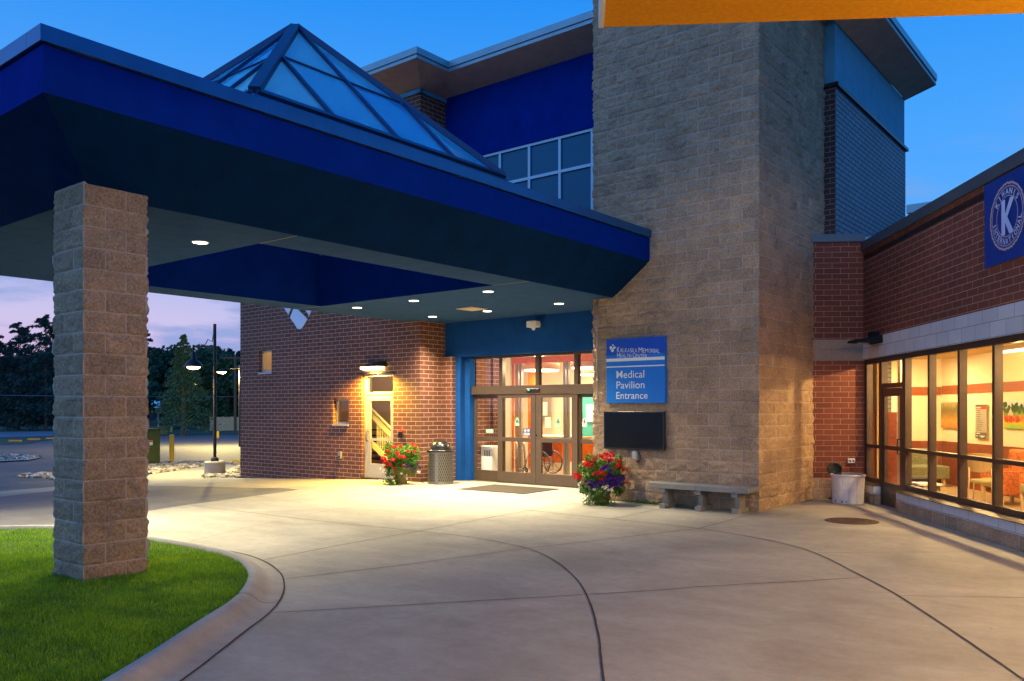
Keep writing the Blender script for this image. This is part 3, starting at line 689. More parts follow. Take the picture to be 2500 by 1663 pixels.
# --- small stair windows
for (a0,a1,z0,z1) in (w1,w2):
    mb=MB(); qa=QS+.10
    for x0,x1,c0,c1 in ((a0,a0+.055,z0,z1),(a1-.055,a1,z0,z1),(a0+.055,a1-.055,z0,z0+.055),(a0+.055,a1-.055,z1-.055,z1)): mb.box(x0,qa,c0,x1,qa+.06,c1)
    fr_=B_.part('stair_window_frame',mb,M_alum,bevel=.004)
    B_.part('window_pane',MB().box(a0+.05,qa+.03,z0+.05,a1-.05,qa+.04,z1-.05),M_glass,parent=fr_)
    B_.part('window_sill',MB().hexa([(a0-.0,QS-.03,z0-.05),(a1,QS-.03,z0-.05),(a1,QS+.10,z0-.05),(a0,QS+.10,z0-.05),(a0,QS-.03,z0-.012),(a1,QS-.03,z0-.012),(a1,QS+.10,z0+.01),(a0,QS+.10,z0+.01)]),M_alum)
# --- stair door with transom
a0,a1,z0,z1=dr; qa=QS+.07; mb=MB()
for x0,x1,c0,c1 in ((a0+.02,a0+.09,0,z1),(a1-.06,a1,0,z1),(a0+.09,a1-.06,z1-.07,z1),(a0+.09,a1-.06,2.06,2.13)): mb.box(x0,qa,c0,x1,qa+.10,c1)
dfm=B_.part('stair_door_frame',mb,M_alum,bevel=.004)
B_.part('transom_pane',MB().box(a0+.09,qa+.04,2.13,a1-.06,qa+.05,z1-.07),M_glass,parent=dfm)
mb=MB(); x0,x1=a0+.10,a1-.07
for A0,A1,c0,c1 in ((x0,x0+.13,.015,2.05),(x1-.10,x1,.015,2.05),(x0+.13,x1-.10,.015,.36),(x0+.13,x1-.10,1.92,2.05),(x0+.13,x1-.10,.93,.99)): mb.box(A0,qa+.012,c0,A1,qa+.055,c1)
sd=B_.part('stair_door',mb,M_alum,bevel=.003)
B_.part('door_pane',MB().box(x0+.12,qa+.03,.35,x1-.09,qa+.037,1.93),M_glass,parent=sd)
mb=MB(); xh=x0+.05; mb.tube([(xh,qa+.01,.92),(xh,qa-.06,.93),(xh,qa-.06,1.16),(xh,qa+.01,1.17)],.012); B_.part('door_handle',mb,M_darkmetal,parent=sd,smooth=True)
B_.part('stair_threshold',MB().box(a0,QS-.02,-.06,a1,QS+.2,.012),M_darkmetal)
B_.part('drip_cap',MB().box(a0-.06,QS-.06,z1,a1+.03,QS+.02,z1+.02),M_darkmetal)
# stairwell interior
def ppx(u,v,q): a_=onq(u,q,'P'); return (a_[0],q,zz(v,a_[2]))
mb=MB(); mb.poly([(-20.95,17.0,-.1),(-14.1,17.0,-.1),(-14.1,17.0,4.6),(-20.95,17.0,4.6)]); mb.poly([(-14.1,14.1,-.1),(-14.1,17,-.1),(-14.1,17,4.6),(-14.1,14.1,4.6)]); mb.poly([(-20.95,14.1,-.1),(-20.95,17,-.1),(-20.95,17,4.6),(-20.95,14.1,4.6)]); mb.poly([(-20.95,14.08,4.6),(-14.1,14.08,4.6),(-14.1,17,4.6),(-20.95,17,4.6)])
B_.part('stairwell_wall',mb,mat('stairwell_tan',(.55,.43,.26),.8,noise_amt=.04))
B_.part('stairwell_floor',MB().box(-20.95,14.1,-.1,-14.1,17,0.0),M_lobbyfloor)
pa,pb=ppx(903,1100,15.0)[0],ppx(919,1100,15.0)[0]
B_.part('stairwell_post',MB().box(pa-.25,15.0,0,pb-.25,15.06,4.6),M_cream2)
q_=15.7; pu=(1045-1011.6)/(953.7-920)
def rail(mb,u0,v0,u1,v1,r_): mb.tube([ppx(u0,v0,q_),ppx(u1,v1,q_)],r_,8)
rl=MB(); rail(rl,890,981.5,975,1066,.035); B_.part('stair_handrail',rl,M_white)
rl=MB(); p0_=ppx(890,990,q_);p1_=ppx(975,1078,q_); p2_=ppx(975,1092,q_); p3_=ppx(890,1004,q_); rl.prism([p0_,p1_,p2_,p3_],(0,.05,0)); B_.part('stair_stringer',rl,M_white)
rl=MB(); p0_=ppx(905,1075,q_);p1_=ppx(975,1145,q_); p2_=ppx(975,1160,q_); p3_=ppx(905,1090,q_); rl.prism([p0_,p1_,p2_,p3_],(0,.05,0)); B_.part('stair_stringer',rl,M_white)
for k in range(9):
    u_=921+k*4.2; vt_=1004+(u_-904)*.99; pt_=ppx(u_,vt_+2,q_+.03); B_.part('baluster',MB().tube([pt_,(pt_[0],pt_[1],max(.1,pt_[2]-.85))],.012,6),M_white)
for k in range(6):
    a_=ppx(921,1047+k*14,16.3); B_.part('stair_step',MB().box(a_[0]-.3,16.0,a_[2]-.04,a_[0]+.75,16.95,a_[2]),M_darkmetal)
# red exit sign inside the transom
ex=B_.part('exit_sign',MB().box(-15.15,14.55,2.40,-14.86,14.60,2.53),mat('exit_white',(.7,.6,.4)))
mb=MB(); text_fit(mb,'EXIT',(-15.12,2.42,-14.89,2.51),lambda a,b:(a,14.545,b),offset=.02); B_.part('exit_letters',mb,mat('exit_red',(1,.02,.02),emit=(1,.03,.02),estr=2.5),parent=ex)
# --- entrance glazing
E0,E1=-13.43,TL+.0; qe=15.0; DF=M_door
mb=MB(); mb.box(E0,qe,0,E0+.10,qe+.14,2.955); mb.box(E0+.10,qe,2.90,E1,qe+.14,2.955)
for x in (-12.355,-11.30,-10.245,-9.19): mb.box(x-.05,qe+.01,2.25,x+.05,qe+.13,2.90)
mb.box(E0+.10,qe-.03,2.055,E1,qe+.17,2.25)
mb.box(E0+.10,qe+.03,0,E1,qe+.13,.02)
ef=B_.part('entrance_frame',mb,DF,bevel=.004)
xs=[E0+.10,-12.405,-12.305,-11.35,-11.25,-10.295,-10.195,-9.24]
for k in range(0,8,2): B_.part('transom_pane',MB().box(xs[k],qe+.06,2.25,xs[k+1],qe+.07,2.90),M_glass,parent=ef)
def leaf(name,x0,x1,q,xi0,xi1,lab=None):
    mb=MB()
    for a,b,c,d in ((x0,xi0,.02,2.05),(xi1,x1,.02,2.05),(xi0,xi1,.02,.265),(xi0,xi1,1.965,2.05),(xi0,xi1,.965,1.06)): mb.box(a,q,c,b,q+.05,d)
    o=B_.part(name,mb,DF,bevel=.003,label=lab)
    for c,d in ((.265,.965),(1.06,1.965)): B_.part('door_pane',MB().box(xi0,q+.02,c,xi1,q+.027,d),M_glass,parent=o)
    return o
leaf('side_panel',-13.31,-12.30,qe+.07,-13.158,-12.44)
d1=leaf('sliding_door',-12.44,-11.335,qe+.0,-12.30,-11.477)
d2=leaf('sliding_door',-11.325,-10.20,qe+.0,-11.168,-10.351)
leaf('side_panel',-10.33,-9.2,qe+.07,-10.146,-9.3)
B_.part('door_lock',MB().cyl((-11.305,qe-.012,1.12),.018,.02,12,ax='y'),M_black,parent=d2)
B_.part('door_sweep',MB().box(-12.47,qe-.01,.0,-11.335,qe+.04,.022),M_black,parent=d1); B_.part('door_sweep',MB().box(-11.325,qe-.01,.0,-9.9,qe+.04,.022),M_black,parent=d2)
# stickers on the glass
MG=mat('sticker_green',(.28,.55,.36)); MGd=mat('sticker_dark',(.01,.03,.02)); MNavy=mat('sticker_navy',(.012,.03,.16)); MW=mat('sticker_white',(.85,.82,.75))
def tree_decal(p,q,z,par,bg):
    o=B_.part('door_decal',MB().prism([(p-.055+.11*c,q,d) for c,d in ((0,z-.10),(1,z-.10),(1,z+.02))]+[(p+.055*math.cos(a),q,z+.02+.07*math.sin(a)) for a in [i*math.pi/10 for i in range(1,10)]]+[(p-.055,q,z+.02)],(0,.002,0)),bg,parent=par)
    m_=MB(); m_.prism([(p+x,q-.002,z+y) for x,y in ((-.006,-.035),(.006,-.035),(.006,-.015),(.034,-.018),(.018,.012),(.024,.012),(.01,.035),(.014,.035),(0,.062),(-.014,.035),(-.01,.035),(-.024,.012),(-.018,.012),(-.034,-.018),(-.006,-.015))],(0,.001,0)); m_.torus((p,q-.001,z+.012),.05,.003,'y',24,4)
    B_.part('decal_tree',m_,MGd,parent=par)
tree_decal(-11.87,qe+.013,1.43,d1,MG); tree_decal(-10.72,qe+.013,1.43,d2,MG); tree_decal(-10.07,qe+.085,1.43,ef,MW)
mb=MB(); mb.box(-11.69,qe+.011,1.10,-11.485,qe+.013,1.27); B_.part('door_notice',mb,MNavy,parent=d1)
mb=MB()
for x in (-11.635,-11.54): mb.cyl((x,qe+.0095,1.225),.033,.001,18,ax='y')
for k,z in enumerate((1.165,1.15,1.135,1.12)): mb.box(-11.675,qe+.0095,z,-11.50,qe+.0105,z+.006)
B_.part('notice_print',mb,MW,parent=d1)
for x in (-11.635,-11.54): B_.part('notice_ring',MB().torus((x,qe+.008,1.225),.022,.004,'y',16,4),mat('notice_red',(.6,.02,.03)),parent=d1)
B_.part('glass_sticker',MB().box(-12.86,qe+.084,1.15,-12.64,qe+.086,1.235),MG,parent=ef)
mb=MB(); mb.box(-11.55,qe-.075,2.11,-11.18,qe-.03,2.175); sn=B_.part('door_sensor',mb,M_black,parent=ef,bevel=.01)
B_.part('sensor_light',MB().cyl((-11.47,qe-.08,2.135),.012,.006,10,ax='y'),mat('green_led',(0,1,.2),emit=(.05,1,.25),estr=6),parent=ef)
# --- entrance lobby interior
B_.part('lobby_floor',MB().box(-13.45,15.14,-.1,-5.9,17.05,.005).box(-18,17.05,-.1,-5.9,23,.005),mat('lobby_tile_brown',(.24,.155,.09),.28,noise_amt=.15,nscale=4))
B_.part('lobby_ceiling',MB().box(-13.5,15.16,3.05,-5.9,17.05,3.1).box(-18,17.05,3.5,-5.9,23,3.55),M_cream2)
qa_,qb_,qc_=[onp(u,-13.22,'P')[1] for u in (1188.7,1203.5,1234)]
mb=MB(); mb.box(-13.7,15.14,0,-13.22,qa_,3.05); mb.box(-13.7,qa_,0,-13.28,qb_,3.05); mb.box(-13.7,qb_,0,-13.22,qc_,3.05); B_.part('lobby_brick_wall',mb,M_brick)
B_.part('side_lobby_wall',MB().box(-13.75,qc_,0,-13.66,17.06,3.5).box(-18,17.0,0,-13.66,17.06,3.5).box(-18.1,17,0,-18,22.5,3.5),M_cream2)
def upan(name,u0,u1,q,z0,z1,m_,d=.12,lab=None):
    a_,b_=onq(u0,q,'P')[0],onq(u1,q,'P')[0]; return B_.part(name,MB().box(a_,q,z0,b_,q+d,z1),m_,label=lab)
upan('rust_column',1234.5,1243.5,17.6,0,2.94,M_rust,.2); upan('rust_column',1289,1305,19.0,0,3.3,M_rust,.3)
q_=17.6; a_=onq(1233,q_,'P'); B_.part('rust_beam',MB().box(a_[0],q_-.02,2.94,-6.0,q_+.25,3.12),M_rust)
for u0,u1 in ((1258,1265),(1268,1273),(1375,1380),(1383,1387)): upan('inner_door_jamb',u0,u1,17.9,0,3.0,mat('grey_frame',(.30,.27,.22),.4,metal=.3),.08)
upan('inner_door_rail',1305,1449,17.9,.88,.97,mat('grey_frame'),.06)
upan('rust_counter',1303,1372,18.9,.24,.93,M_rust,.5); upan('counter_plinth',1303,1372,18.95,0,.24,M_cream2,.4); upan('counter_top',1300,1376,18.8,.93,.97,M_cream2,.7)
upan('rust_counter',1412,1475,18.9,.3,.95,M_rust,.5)
mb=MB(); mb.box(-18,22.4,0,-5.9,22.5,3.5); mb.box(-6.0,16.6,0,-5.9,22.4,3.5); B_.part('lobby_back_wall',mb,M_cream2)
upan('teal_wall_panel',1414,1475,20.4,.9,2.4,M_teal,.06)
upan('notice_board',1320,1344,22.2,1.35,2.15,mat('board_grey',(.32,.27,.2)),.05)
for u0,u1,q_,z0,z1 in ((1322,1336,22.15,1.5,1.95),(1330,1344,22.1,1.1,1.45),(1380,1384,22.1,1.3,2.0),(1431,1449,20.3,1.35,1.85),(1247,1255,21.5,1.5,1.95)): upan('pinned_paper',u0,u1,q_,z0,z1,MW,.01)
upan('wall_panel_box',1247,1258,21.6,1.35,2.1,mat('panel_grey',(.4,.33,.24)),.05)
rad=T('radiator','white upright radiator cabinet inside the entrance by the brick wall','radiator','P',(-13.0,15.6,0))
rad.part('cabinet',MB().box(-13.215,15.30,.01,-12.86,15.56,.80).box(-13.215,15.28,.80,-12.90,15.58,.83),M_white,bevel=.006)
mb=MB()
for z in (.58,.06):
    for k in range(4): mb.box(-13.10+k*.05,15.293,z,-13.08+k*.05,15.299,z+.14)
rad.part('grille',mb,mat('vent_dark',(.08,.07,.05)))
# pendant ring lights in the entrance lobby
for (p,q,z,r,lab) in ((onq(1322,18.6,'P')[0],18.6,2.80,.50,'wide drum pendant light behind the entrance transom, nearest the doors'),(onq(1440,18.8,'P')[0],18.8,2.83,.5,'drum pendant light in the lobby at the right end of the entrance transom'),(onq(1446,20.8,'P')[0],20.8,2.75,.4,'small drum pendant light deep in the lobby')):
    o=T('pendant_light',lab,'lamp','P',(p,q,3.5),group='drum pendants in the entrance lobby')
    mb=MB(); mb.lathe((p,q,z),[(r,0),(r+.01,.02),(r+.01,.16),(r,.17),(r-.03,.16)],36); o.part('shade',mb,mat('pendant_shade',(.55,.32,.14),.5),smooth=True)
    o.part('diffuser',MB().cyl((p,q,z-.04),r-.02,.045,36),M_emtube)
    o.part('hanger',MB().tube([(p-.3,q,z+.1),(p-.3,q,3.5)],.008,5).tube([(p+.3,q,z+.1),(p+.3,q,3.5)],.008,5),M_white)
    lamp('pendant_glow','AREA','P',(p,q,z-.06),120,(1,.80,.52),parent=o.o,shape='DISK',size=r*1.6)
lamp('lobby_fill_light','POINT','P',(-11.9,15.9,2.72),85,(1,.80,.50),shadow_soft_size=.12)  # bare lamps added to brighten the lobby, no fittings behind them
lamp('lobby_fill_light','AREA','P',(-14.5,19.6,3.42),260,(1,.80,.52),shape='RECTANGLE',size=3.0,size_y=2.0)
lamp('lobby_fill_light','AREA','P',(-10.2,20.9,3.42),240,(1,.80,.52),shape='RECTANGLE',size=2.2,size_y=1.5)
lamp('stairwell_light','POINT','P',(-16.4,14.7,3.9),130,(1,.78,.45),shadow_soft_size=.15)
lamp('stairwell_light','POINT','P',(-20.0,14.8,4.2),30,(1,.62,.18),shadow_soft_size=.1)
# --- medical logo on the brick (four plates)
D=lambda x,y:(560+.10204*x,700+.10204*y)
def wallpt(u,v,q=QS-.03):
    a=onq(u,q,'P'); return (a[0],q,zz(v,a[2]))
lg=T('wall_logo','pale metal diamond emblem on the brown brick wall under the canopy edge','sign','P',(-18.5,QS,4.0))
pl=[(1535,530),(1630,540),(1700,610),(1862,775),(1800,880),(1740,985),(1700,1015),(1660,1018),(1620,1000),(1560,900),(1448,735),(1500,620)]
Mlogo=mat('logo_plate',(.52,.62,.72),.35,metal=.3)
lg.part('plate',MB().prism([wallpt(*D(*c)) for c in pl],(0,.02,0)),Mlogo)
lg.part('plate',MB().prism([wallpt(*D(*c)) for c in ((1305,510),(1472,520),(1408,668))],(0,.02,0)),Mlogo)
lg.part('plate',MB().prism([wallpt(*D(*c)) for c in ((1815,568),(1955,575),(1895,720),(1882,660),(1860,610))],(0,.02,0)),Mlogo)
a=wallpt(*D(1480,480)); 
lg.part('plate',MB().prism([(a[0]+x,a[1],a[2]+z) for x,z in ((-.1,.06),(.35,.02),(.8,.55),(.45,.95),(.05,1.0),(-.5,.45))],(0,.02,0)),Mlogo)
# --- wall light above the stair door
wl=T('wall_light','dark wedge shaped wall light glowing yellow above the stair door','lamp','P',(-15.25,QS,2.75),group=None)
wl.part('housing',MB().hexa([(-15.70,QS-.26,2.74),(-15.08,QS-.26,2.74),(-15.0,QS,2.74),(-15.75,QS,2.74),(-15.5,QS-.12,2.80),(-15.1,QS-.12,2.82),(-15.02,QS,2.90),(-15.5,QS,2.86)]),M_darkmetal,bevel=.01)
wl.part('lens',MB().hexa([(-15.68,QS-.25,2.69),(-15.12,QS-.25,2.69),(-15.05,QS-.04,2.66),(-15.75,QS-.04,2.66),(-15.68,QS-.25,2.738),(-15.12,QS-.25,2.738),(-15.05,QS-.04,2.738),(-15.75,QS-.04,2.738)]),M_emy)
lamp('wall_light_bulb','SPOT','P',(-15.4,QS-.17,2.64),1600,(1,.62,.07),parent=wl.o,shadow_soft_size=.06,spot_size=R_(165),spot_blend=.5)
fa=T('fire_alarm','small black and red alarm sounder on the brick beside the stair door','alarm','P',(-14.515,QS,1.14))
fa.part('body',MB().box(-14.56,QS-.06,1.02,-14.47,QS,1.17),M_black,bevel=.008); fa.part('beacon',MB().box(-14.555,QS-.065,1.17,-14.475,QS,1.22),mat('alarm_red',(.6,.03,.01),emit=(1,.1,.02),estr=.5),bevel=.008)
ob=T('outlet_box','small metal weatherproof outlet box low on the brown brick wall','outlet','P',(-16.71,QS,.54))
ob.part('cover',MB().box(-16.76,QS-.06,.45,-16.65,QS,.63),mat('outlet_metal',(.42,.40,.36),.35,metal=.6),bevel=.012); ob.part('latch',MB().box(-16.725,QS-.075,.47,-16.685,QS-.06,.52),M_darkmetal)
# camera-like motion light under the canopy above the doors
ml=T('flood_light','small cream floodlight box mounted above the entrance doors','lamp','P',(-11.6,14.74,3.5))
a=onq(1303,14.55,'P'); px_,zc_=a[0],zz(794,a[2])
ml.part('housing',MB().box(px_-.13,14.45,zc_-.05,px_+.13,14.62,zc_+.09),M_white,bevel=.012); ml.part('sensor',MB().lathe((px_+.03,14.50,zc_-.12),[(.0,0),(.03,.01),(.045,.04),(.045,.07)],14),M_white,smooth=True); ml.part('bracket',MB().box(px_-.04,14.60,zc_-.0,px_+.04,14.745,zc_+.05),M_white)
# ================================================================== BLUE ENTRANCE CANOPY
C0,C1=-15.09,-7.483; CQ0,CQ1=3.03,14.755; I0,I1=-14.32,-8.256; IQ0=3.80; ZC=3.78; ZFB=4.372; ZFT=4.78
cn_=T('entrance_canopy','big deep blue canopy with sloping underside reaching from the stone column to the doors','canopy','P',(C1,CQ0,3.78))
tw=QT  # the near side dies into the tower face, the rest runs back to the header wall
mb=MB()
mb.poly([(C1,CQ0,ZFB),(C1,tw,ZFB),(C1,tw,ZFT),(C1,CQ0,ZFT)]); mb.poly([(C0,CQ0,ZFB),(C1,CQ0,ZFB),(C1,CQ0,ZFT),(C0,CQ0,ZFT)]); mb.poly([(C0,QS-.01,ZFB),(C0,CQ0,ZFB),(C0,CQ0,ZFT),(C0,QS-.01,ZFT)])
cn_.part('fascia',mb,M_blue)
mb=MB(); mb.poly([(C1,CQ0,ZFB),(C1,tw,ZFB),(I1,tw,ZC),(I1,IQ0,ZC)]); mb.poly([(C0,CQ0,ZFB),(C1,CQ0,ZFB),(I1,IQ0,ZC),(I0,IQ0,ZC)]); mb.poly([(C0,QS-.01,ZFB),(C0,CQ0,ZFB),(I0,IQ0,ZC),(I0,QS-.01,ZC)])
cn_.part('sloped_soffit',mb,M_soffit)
cp=MB(); o=.035
def cbox(x0,y0,x1,y1): cp.box(x0,y0,ZFT-.0,x1,y1,4.935)
cp.box(C1-.25,CQ0-o,ZFT+.012,C1+o,tw,4.935); cp.box(C0-o,CQ0-o,ZFT+.012,C1-.25,CQ0+.25,4.935); cp.box(C0-o,CQ0+.25,ZFT+.012,C0+.25,QS-.02,4.935)
cn_.part('coping',cp,M_coping,bevel=.004)
for k in range(1,4): cn_.part('coping_seam',MB().box(C1-.1,CQ0+k*3.05-.01,ZFT+.015,C1+o+.002,CQ0+k*3.05+.01,4.938),M_coping)
cn_.part('coping_gap',MB().box(C1-.2,CQ0+.012,ZFT-.002,C1-.012,tw,ZFT+.011).box(C0+.012,CQ0+.012,ZFT-.002,C1-.2,CQ0+.2,ZFT+.011),M_black)  # black strip that draws the shadow in the gap under the coping
cn_.part('roof_deck',MB().box(C0+.2,CQ0+.2,4.72,-13.7,tw,4.80).box(-8.9,CQ0+.2,4.72,C1-.2,tw,4.80).box(-13.7,CQ0+.2,4.72,-8.9,6.08,4.80).box(-13.7,10.83,4.72,-8.9,tw,4.80).box(C0+.2,tw,4.72,TL-.01,QS-.01,4.80).box(PR+.01,QS-.01,4.72,TL-.01,14.74,4.80),M_darkmetal)
# flat ceiling with the square light well and reveal joints
O0,O1,OQ0,OQ1=-13.565,-9.01,6.2,10.74
mb=MB()
for a,b,c,d in ((I0,I1,IQ0,OQ0),(O1,I1,OQ0,OQ1),(I0,O0,OQ0,OQ1),(I0,I1,OQ1,tw),(I0,TL-.0,tw,QS-.01),(PR,TL,QS-.01,14.76)):
    mb.poly([(a,c,ZC),(b,c,ZC),(b,d,ZC),(a,d,ZC)])
cn_.part('ceiling',mb,M_ceiling)
mb=MB()
for q in (OQ0,OQ1): mb.box(O1,q-.008,ZC-.003,I1,q+.008,ZC-.001); mb.box(I0,q-.008,ZC-.003,O0,q+.008,ZC-.001)
cn_.part('ceiling_joint',mb,mat('joint_trim',(.30,.24,.16),.6))
zt=5.5; mb=MB(); w=.06
mb.poly([(O0,OQ0,ZC),(O1,OQ0,ZC),(O1,OQ0,zt),(O0,OQ0,zt)]); mb.poly([(O0,OQ1,ZC),(O1,OQ1,ZC),(O1,OQ1,zt),(O0,OQ1,zt)]); mb.poly([(O0,OQ0,ZC),(O0,OQ1,ZC),(O0,OQ1,zt),(O0,OQ0,zt)]); mb.poly([(O1,OQ0,ZC),(O1,OQ1,ZC),(O1,OQ1,zt),(O1,OQ0,zt)])
cn_.part('light_well',mb,M_blue)
# pyramid skylight
PX,PQ,PS,PZ,PA=-11.29,8.45,2.40,5.56,7.90
sk_=cn_.part('skylight_curb',MB().box(PX-PS-.05,PQ-PS-.05,4.8,PX-PS+.12,PQ+PS+.05,PZ).box(PX+PS-.12,PQ-PS-.05,4.8,PX+PS+.05,PQ+PS+.05,PZ).box(PX-PS+.12,PQ-PS-.05,4.8,PX+PS-.12,PQ-PS+.12,PZ).box(PX-PS+.12,PQ+PS-.12,4.8,PX+PS-.12,PQ+PS+.05,PZ),M_coping)
ap_=Vector((PX,PQ,PA)); cs=[Vector((PX+PS*a,PQ+PS*b,PZ+.02)) for a,b in ((1,-1),(1,1),(-1,1),(-1,-1))]
def bar(mb,a,b,w,h,up):
    a=Vector(a);b=Vector(b); d=(b-a).normalized(); s_=d.cross(up).normalized()*w; u=s_.cross(d).normalized()*h
    mb.hexa([tuple(x) for x in (a-s_,a+s_,b+s_,b-s_)]+[tuple(x+u) for x in (a-s_,a+s_,b+s_,b-s_)])
fr=MB(); 
for c in cs: bar(fr,c,ap_,.075,.09,Vector((0,0,1)))
for k in range(4):
    a,b=cs[k],cs[(k+1)%4]; nrm=(b-a).cross(ap_-a).normalized(); nrm=nrm if nrm.z>0 else -nrm; off=nrm*.0
    bar(fr,a,b,.05,.07,nrm)
    bar(fr,a.lerp(ap_,.5),b.lerp(ap_,.5),.022,.05,nrm); bar(fr,a.lerp(b,.5),ap_,.03,.07,nrm)
    bar(fr,a.lerp(b,.25),a.lerp(ap_,.5),.03,.07,nrm); bar(fr,a.lerp(b,.75),b.lerp(ap_,.5),.03,.07,nrm)
fr.lathe((PX,PQ,PA-.10),[(.20,0),(.02,.13),(0,.13)],4)
skf=cn_.part('skylight_frame',fr,M_skyfr)
for k in range(4):
    a,b=cs[k],cs[(k+1)%4]; ma,mb_=a.lerp(ap_,.5),b.lerp(ap_,.5)
    def at(f,lev): 
        l0,l1=a.lerp(ap_,lev),b.lerp(ap_,lev); return l0.lerp(l1,f)
    m0=a.lerp(b,.5); mm_=ma.lerp(mb_,.5)
    for pts in ((a,a.lerp(b,.25),ma),(a.lerp(b,.25),m0,mm_,ma),(m0,a.lerp(b,.75),mb_,mm_),(a.lerp(b,.75),b,mb_),(ma,mm_,ap_),(mm_,mb_,ap_)):
        g_=MB(); n_=(pts[1]-pts[0]).cross(pts[2]-pts[0]).normalized(); n_=n_ if n_.z>0 else -n_
        g_.prism([tuple(p+n_*.012) for p in pts],tuple(n_*.012)); cn_.part('skylight_pane',g_,M_skyglass,parent=skf)
hp=[(-11.671,12.729),(-11.207,12.687),(-11.176,13.17),(-11.639,13.202)]
cn_.part('access_hatch',MB().prism([(*p,ZC-.012) for p in hp],(0,0,.010)),mat('hatch_cream',(.55,.45,.30),.6))
# recessed downlights (each a thing)
DL=None
spots=[(-11.42,5.68,'lit downlight hidden from the drive behind the stone column, middle of its row'),(-9.5,5.68,'lit round downlight in the canopy ceiling beside the stone column'),(-9.51,11.21,'lit downlight in the front row of the canopy ceiling, nearest the blue beam'),(-11.42,11.27,'middle downlight of the front row by the light well edge'),(-13.1,11.32,'leftmost downlight of the front row by the light well edge'),(-9.52,13.36,'downlight in the back row nearest the block tower'),(-11.42,13.43,'downlight beside the cream hatch, middle of the back row'),(-13.05,13.46,'leftmost downlight of the back row above the brick corner'),(-13.1,5.68,'lit downlight of the canopy hidden from the drive behind the column')]
PW=[260,150,300,130,120,270,340,320,430]
for k,((p,q,lab),pw) in enumerate(zip(spots,PW)):
    if k==0:
        DLt=T('downlight',lab,'ceiling light','P',(p,q,ZC),group='recessed lights in the canopy ceiling',local=True)
        DLt.part('trim',MB().lathe((0,0,-.014),[(.088,0.01),(.098,0),(.104,.004),(.104,.013)],28),M_white,smooth=True)
        DLt.part('lens',MB().cyl((0,0,-.012),.088,.010,28),M_emw); DL=DLt.o
    else: copy_thing(DL,'P',(p,q,ZC),label=lab)
    lamp('downlight_bulb','SPOT','P',(p,q,ZC-.03),pw*4.2,(1,.84,.55),shadow_soft_size=.08,spot_size=R_(128),spot_blend=.9,aim=(p,q,0))
# ================================================================== STONE COLUMN
cx1,cq0=-8.157,3.666; cx0,cq1=cx1-.62,cq0+.62
mb=MB(); zt=3.87; ofz=.0
kw=dict(step=.0127,amp=.021,joint=.004)
splitface(mb,(cx1,cq0,0),(0,1,0),.62,0.,zt,nrm=(1,0,0),seed=21,shift=.2,nb0=(0,-1,0),nb1=(0,1,0),seed0=31,seed1=32,**kw)
splitface(mb,(cx0,cq0,0),(1,0,0),.62,0.,zt,nrm=(0,-1,0),seed=22,shift=.0,nb0=(-1,0,0),nb1=(1,0,0),seed0=33,seed1=31,**kw)
kw['step']=.0254
splitface(mb,(cx0,cq1,0),(0,-1,0),.62,0.,zt,nrm=(-1,0,0),seed=23,nb0=(0,1,0),nb1=(0,-1,0),seed0=34,seed1=33,**kw)
splitface(mb,(cx1,cq1,0),(-1,0,0),.62,0.,zt,nrm=(0,1,0),seed=24,nb0=(1,0,0),nb1=(-1,0,0),seed0=32,seed1=34,**kw)
single('stone_column',mb,M_block,'tall square tan rough block column standing in the lawn and holding up the blue canopy','column','P',(cx1,cq0,0),smooth=True)
# ================================================================== ON THE TOWER FACE
q=QT-.10
sg=T('entrance_sign','blue and white entrance sign on the tan block tower above the television','sign','P',(-7.74,QT,1.82))
sg.part('panel',MB().box(-8.345,q,1.816,-7.132,QT-.005,3.0),mat('sign_blue',(.002,.17,.62),.35,noise_amt=.04),bevel=.006)
sg.part('header_band',MB().box(-8.343,q-.003,2.70,-7.134,q+.01,2.998),mat('sign_blue_dark',(.002,.07,.48),.35)); 
lt=MB(); fn=lambda a,b:(a,q-.0055,b)
def sx(x): return -8.345+(x-253)/(700-253)*1.213
def sz(y,x=400): return 3.0-(y-(155-(x-253)*.067))/487*1.184
lt.box(-8.343,q-.006,sz(326,253),-7.134,q-.002,sz(303,253)); 
lt.box(-8.343,q-.006,sz(371,253),-7.134,q-.002,sz(362,253))
for s_,x0,x1,y0,y1,big in (('Medical',335,549,448,392,1),('Pavilion',335,551,527,472,1),('Entrance',333,574,605,552,1)): text_fit(lt,s_,(sx(x0),sz(y0,x0),sx(x1),sz(y1,x0)-.0),fn,offset=.003)
def caps(s,x0,x1,y0,y1):
    ws=[];
    for i,ch in enumerate(s):
        ws.append(.34 if ch==' ' else (1.0 if ch in 'M' else .42 if ch=='I' else .78)*(1.25 if i==0 or s[i-1]==' ' else 1.0))
    tot=sum(ws); x=x0
    for i,(ch,w_) in enumerate(zip(s,ws)):
        a=x; b=x+(x1-x0)*w_/tot; x=b
        if ch==' ': continue
        f=1 if (i==0 or s[i-1]==' ') else .8
        text_fit(lt,ch,(sx(a+1.2),sz(y0,a),sx(b-2.2),sz(y0,a)+(sz(y1,a)-sz(y0,a))*f),fn,offset=.0)
caps('KALKASKA MEMORIAL',338,667,250,212); caps('HEALTH CENTER',338,573,290,253)
sg.part('lettering',lt,mat('sign_white',(.72,.76,.78),.4))
em=MB()
def ep(x,y): return (sx(x),q-.006,sz(y,x))
for pts in (((279,214),(292,203),(300,215),(289,235)),((300,190),(317,196),(306,207)),((310,212),(322,205),(332,214),(306,234)),((290,238),(303,228),(317,238),(302,252)),((296,212),(308,222),(300,232))): em.prism([ep(*c) for c in pts],(0,-.002,0))
sg.part('emblem',em,MATS['sign_white'])
tv=T('television','black flat television screen mounted on the tan block wall under the blue sign','television','P',(-7.76,QT,.97))
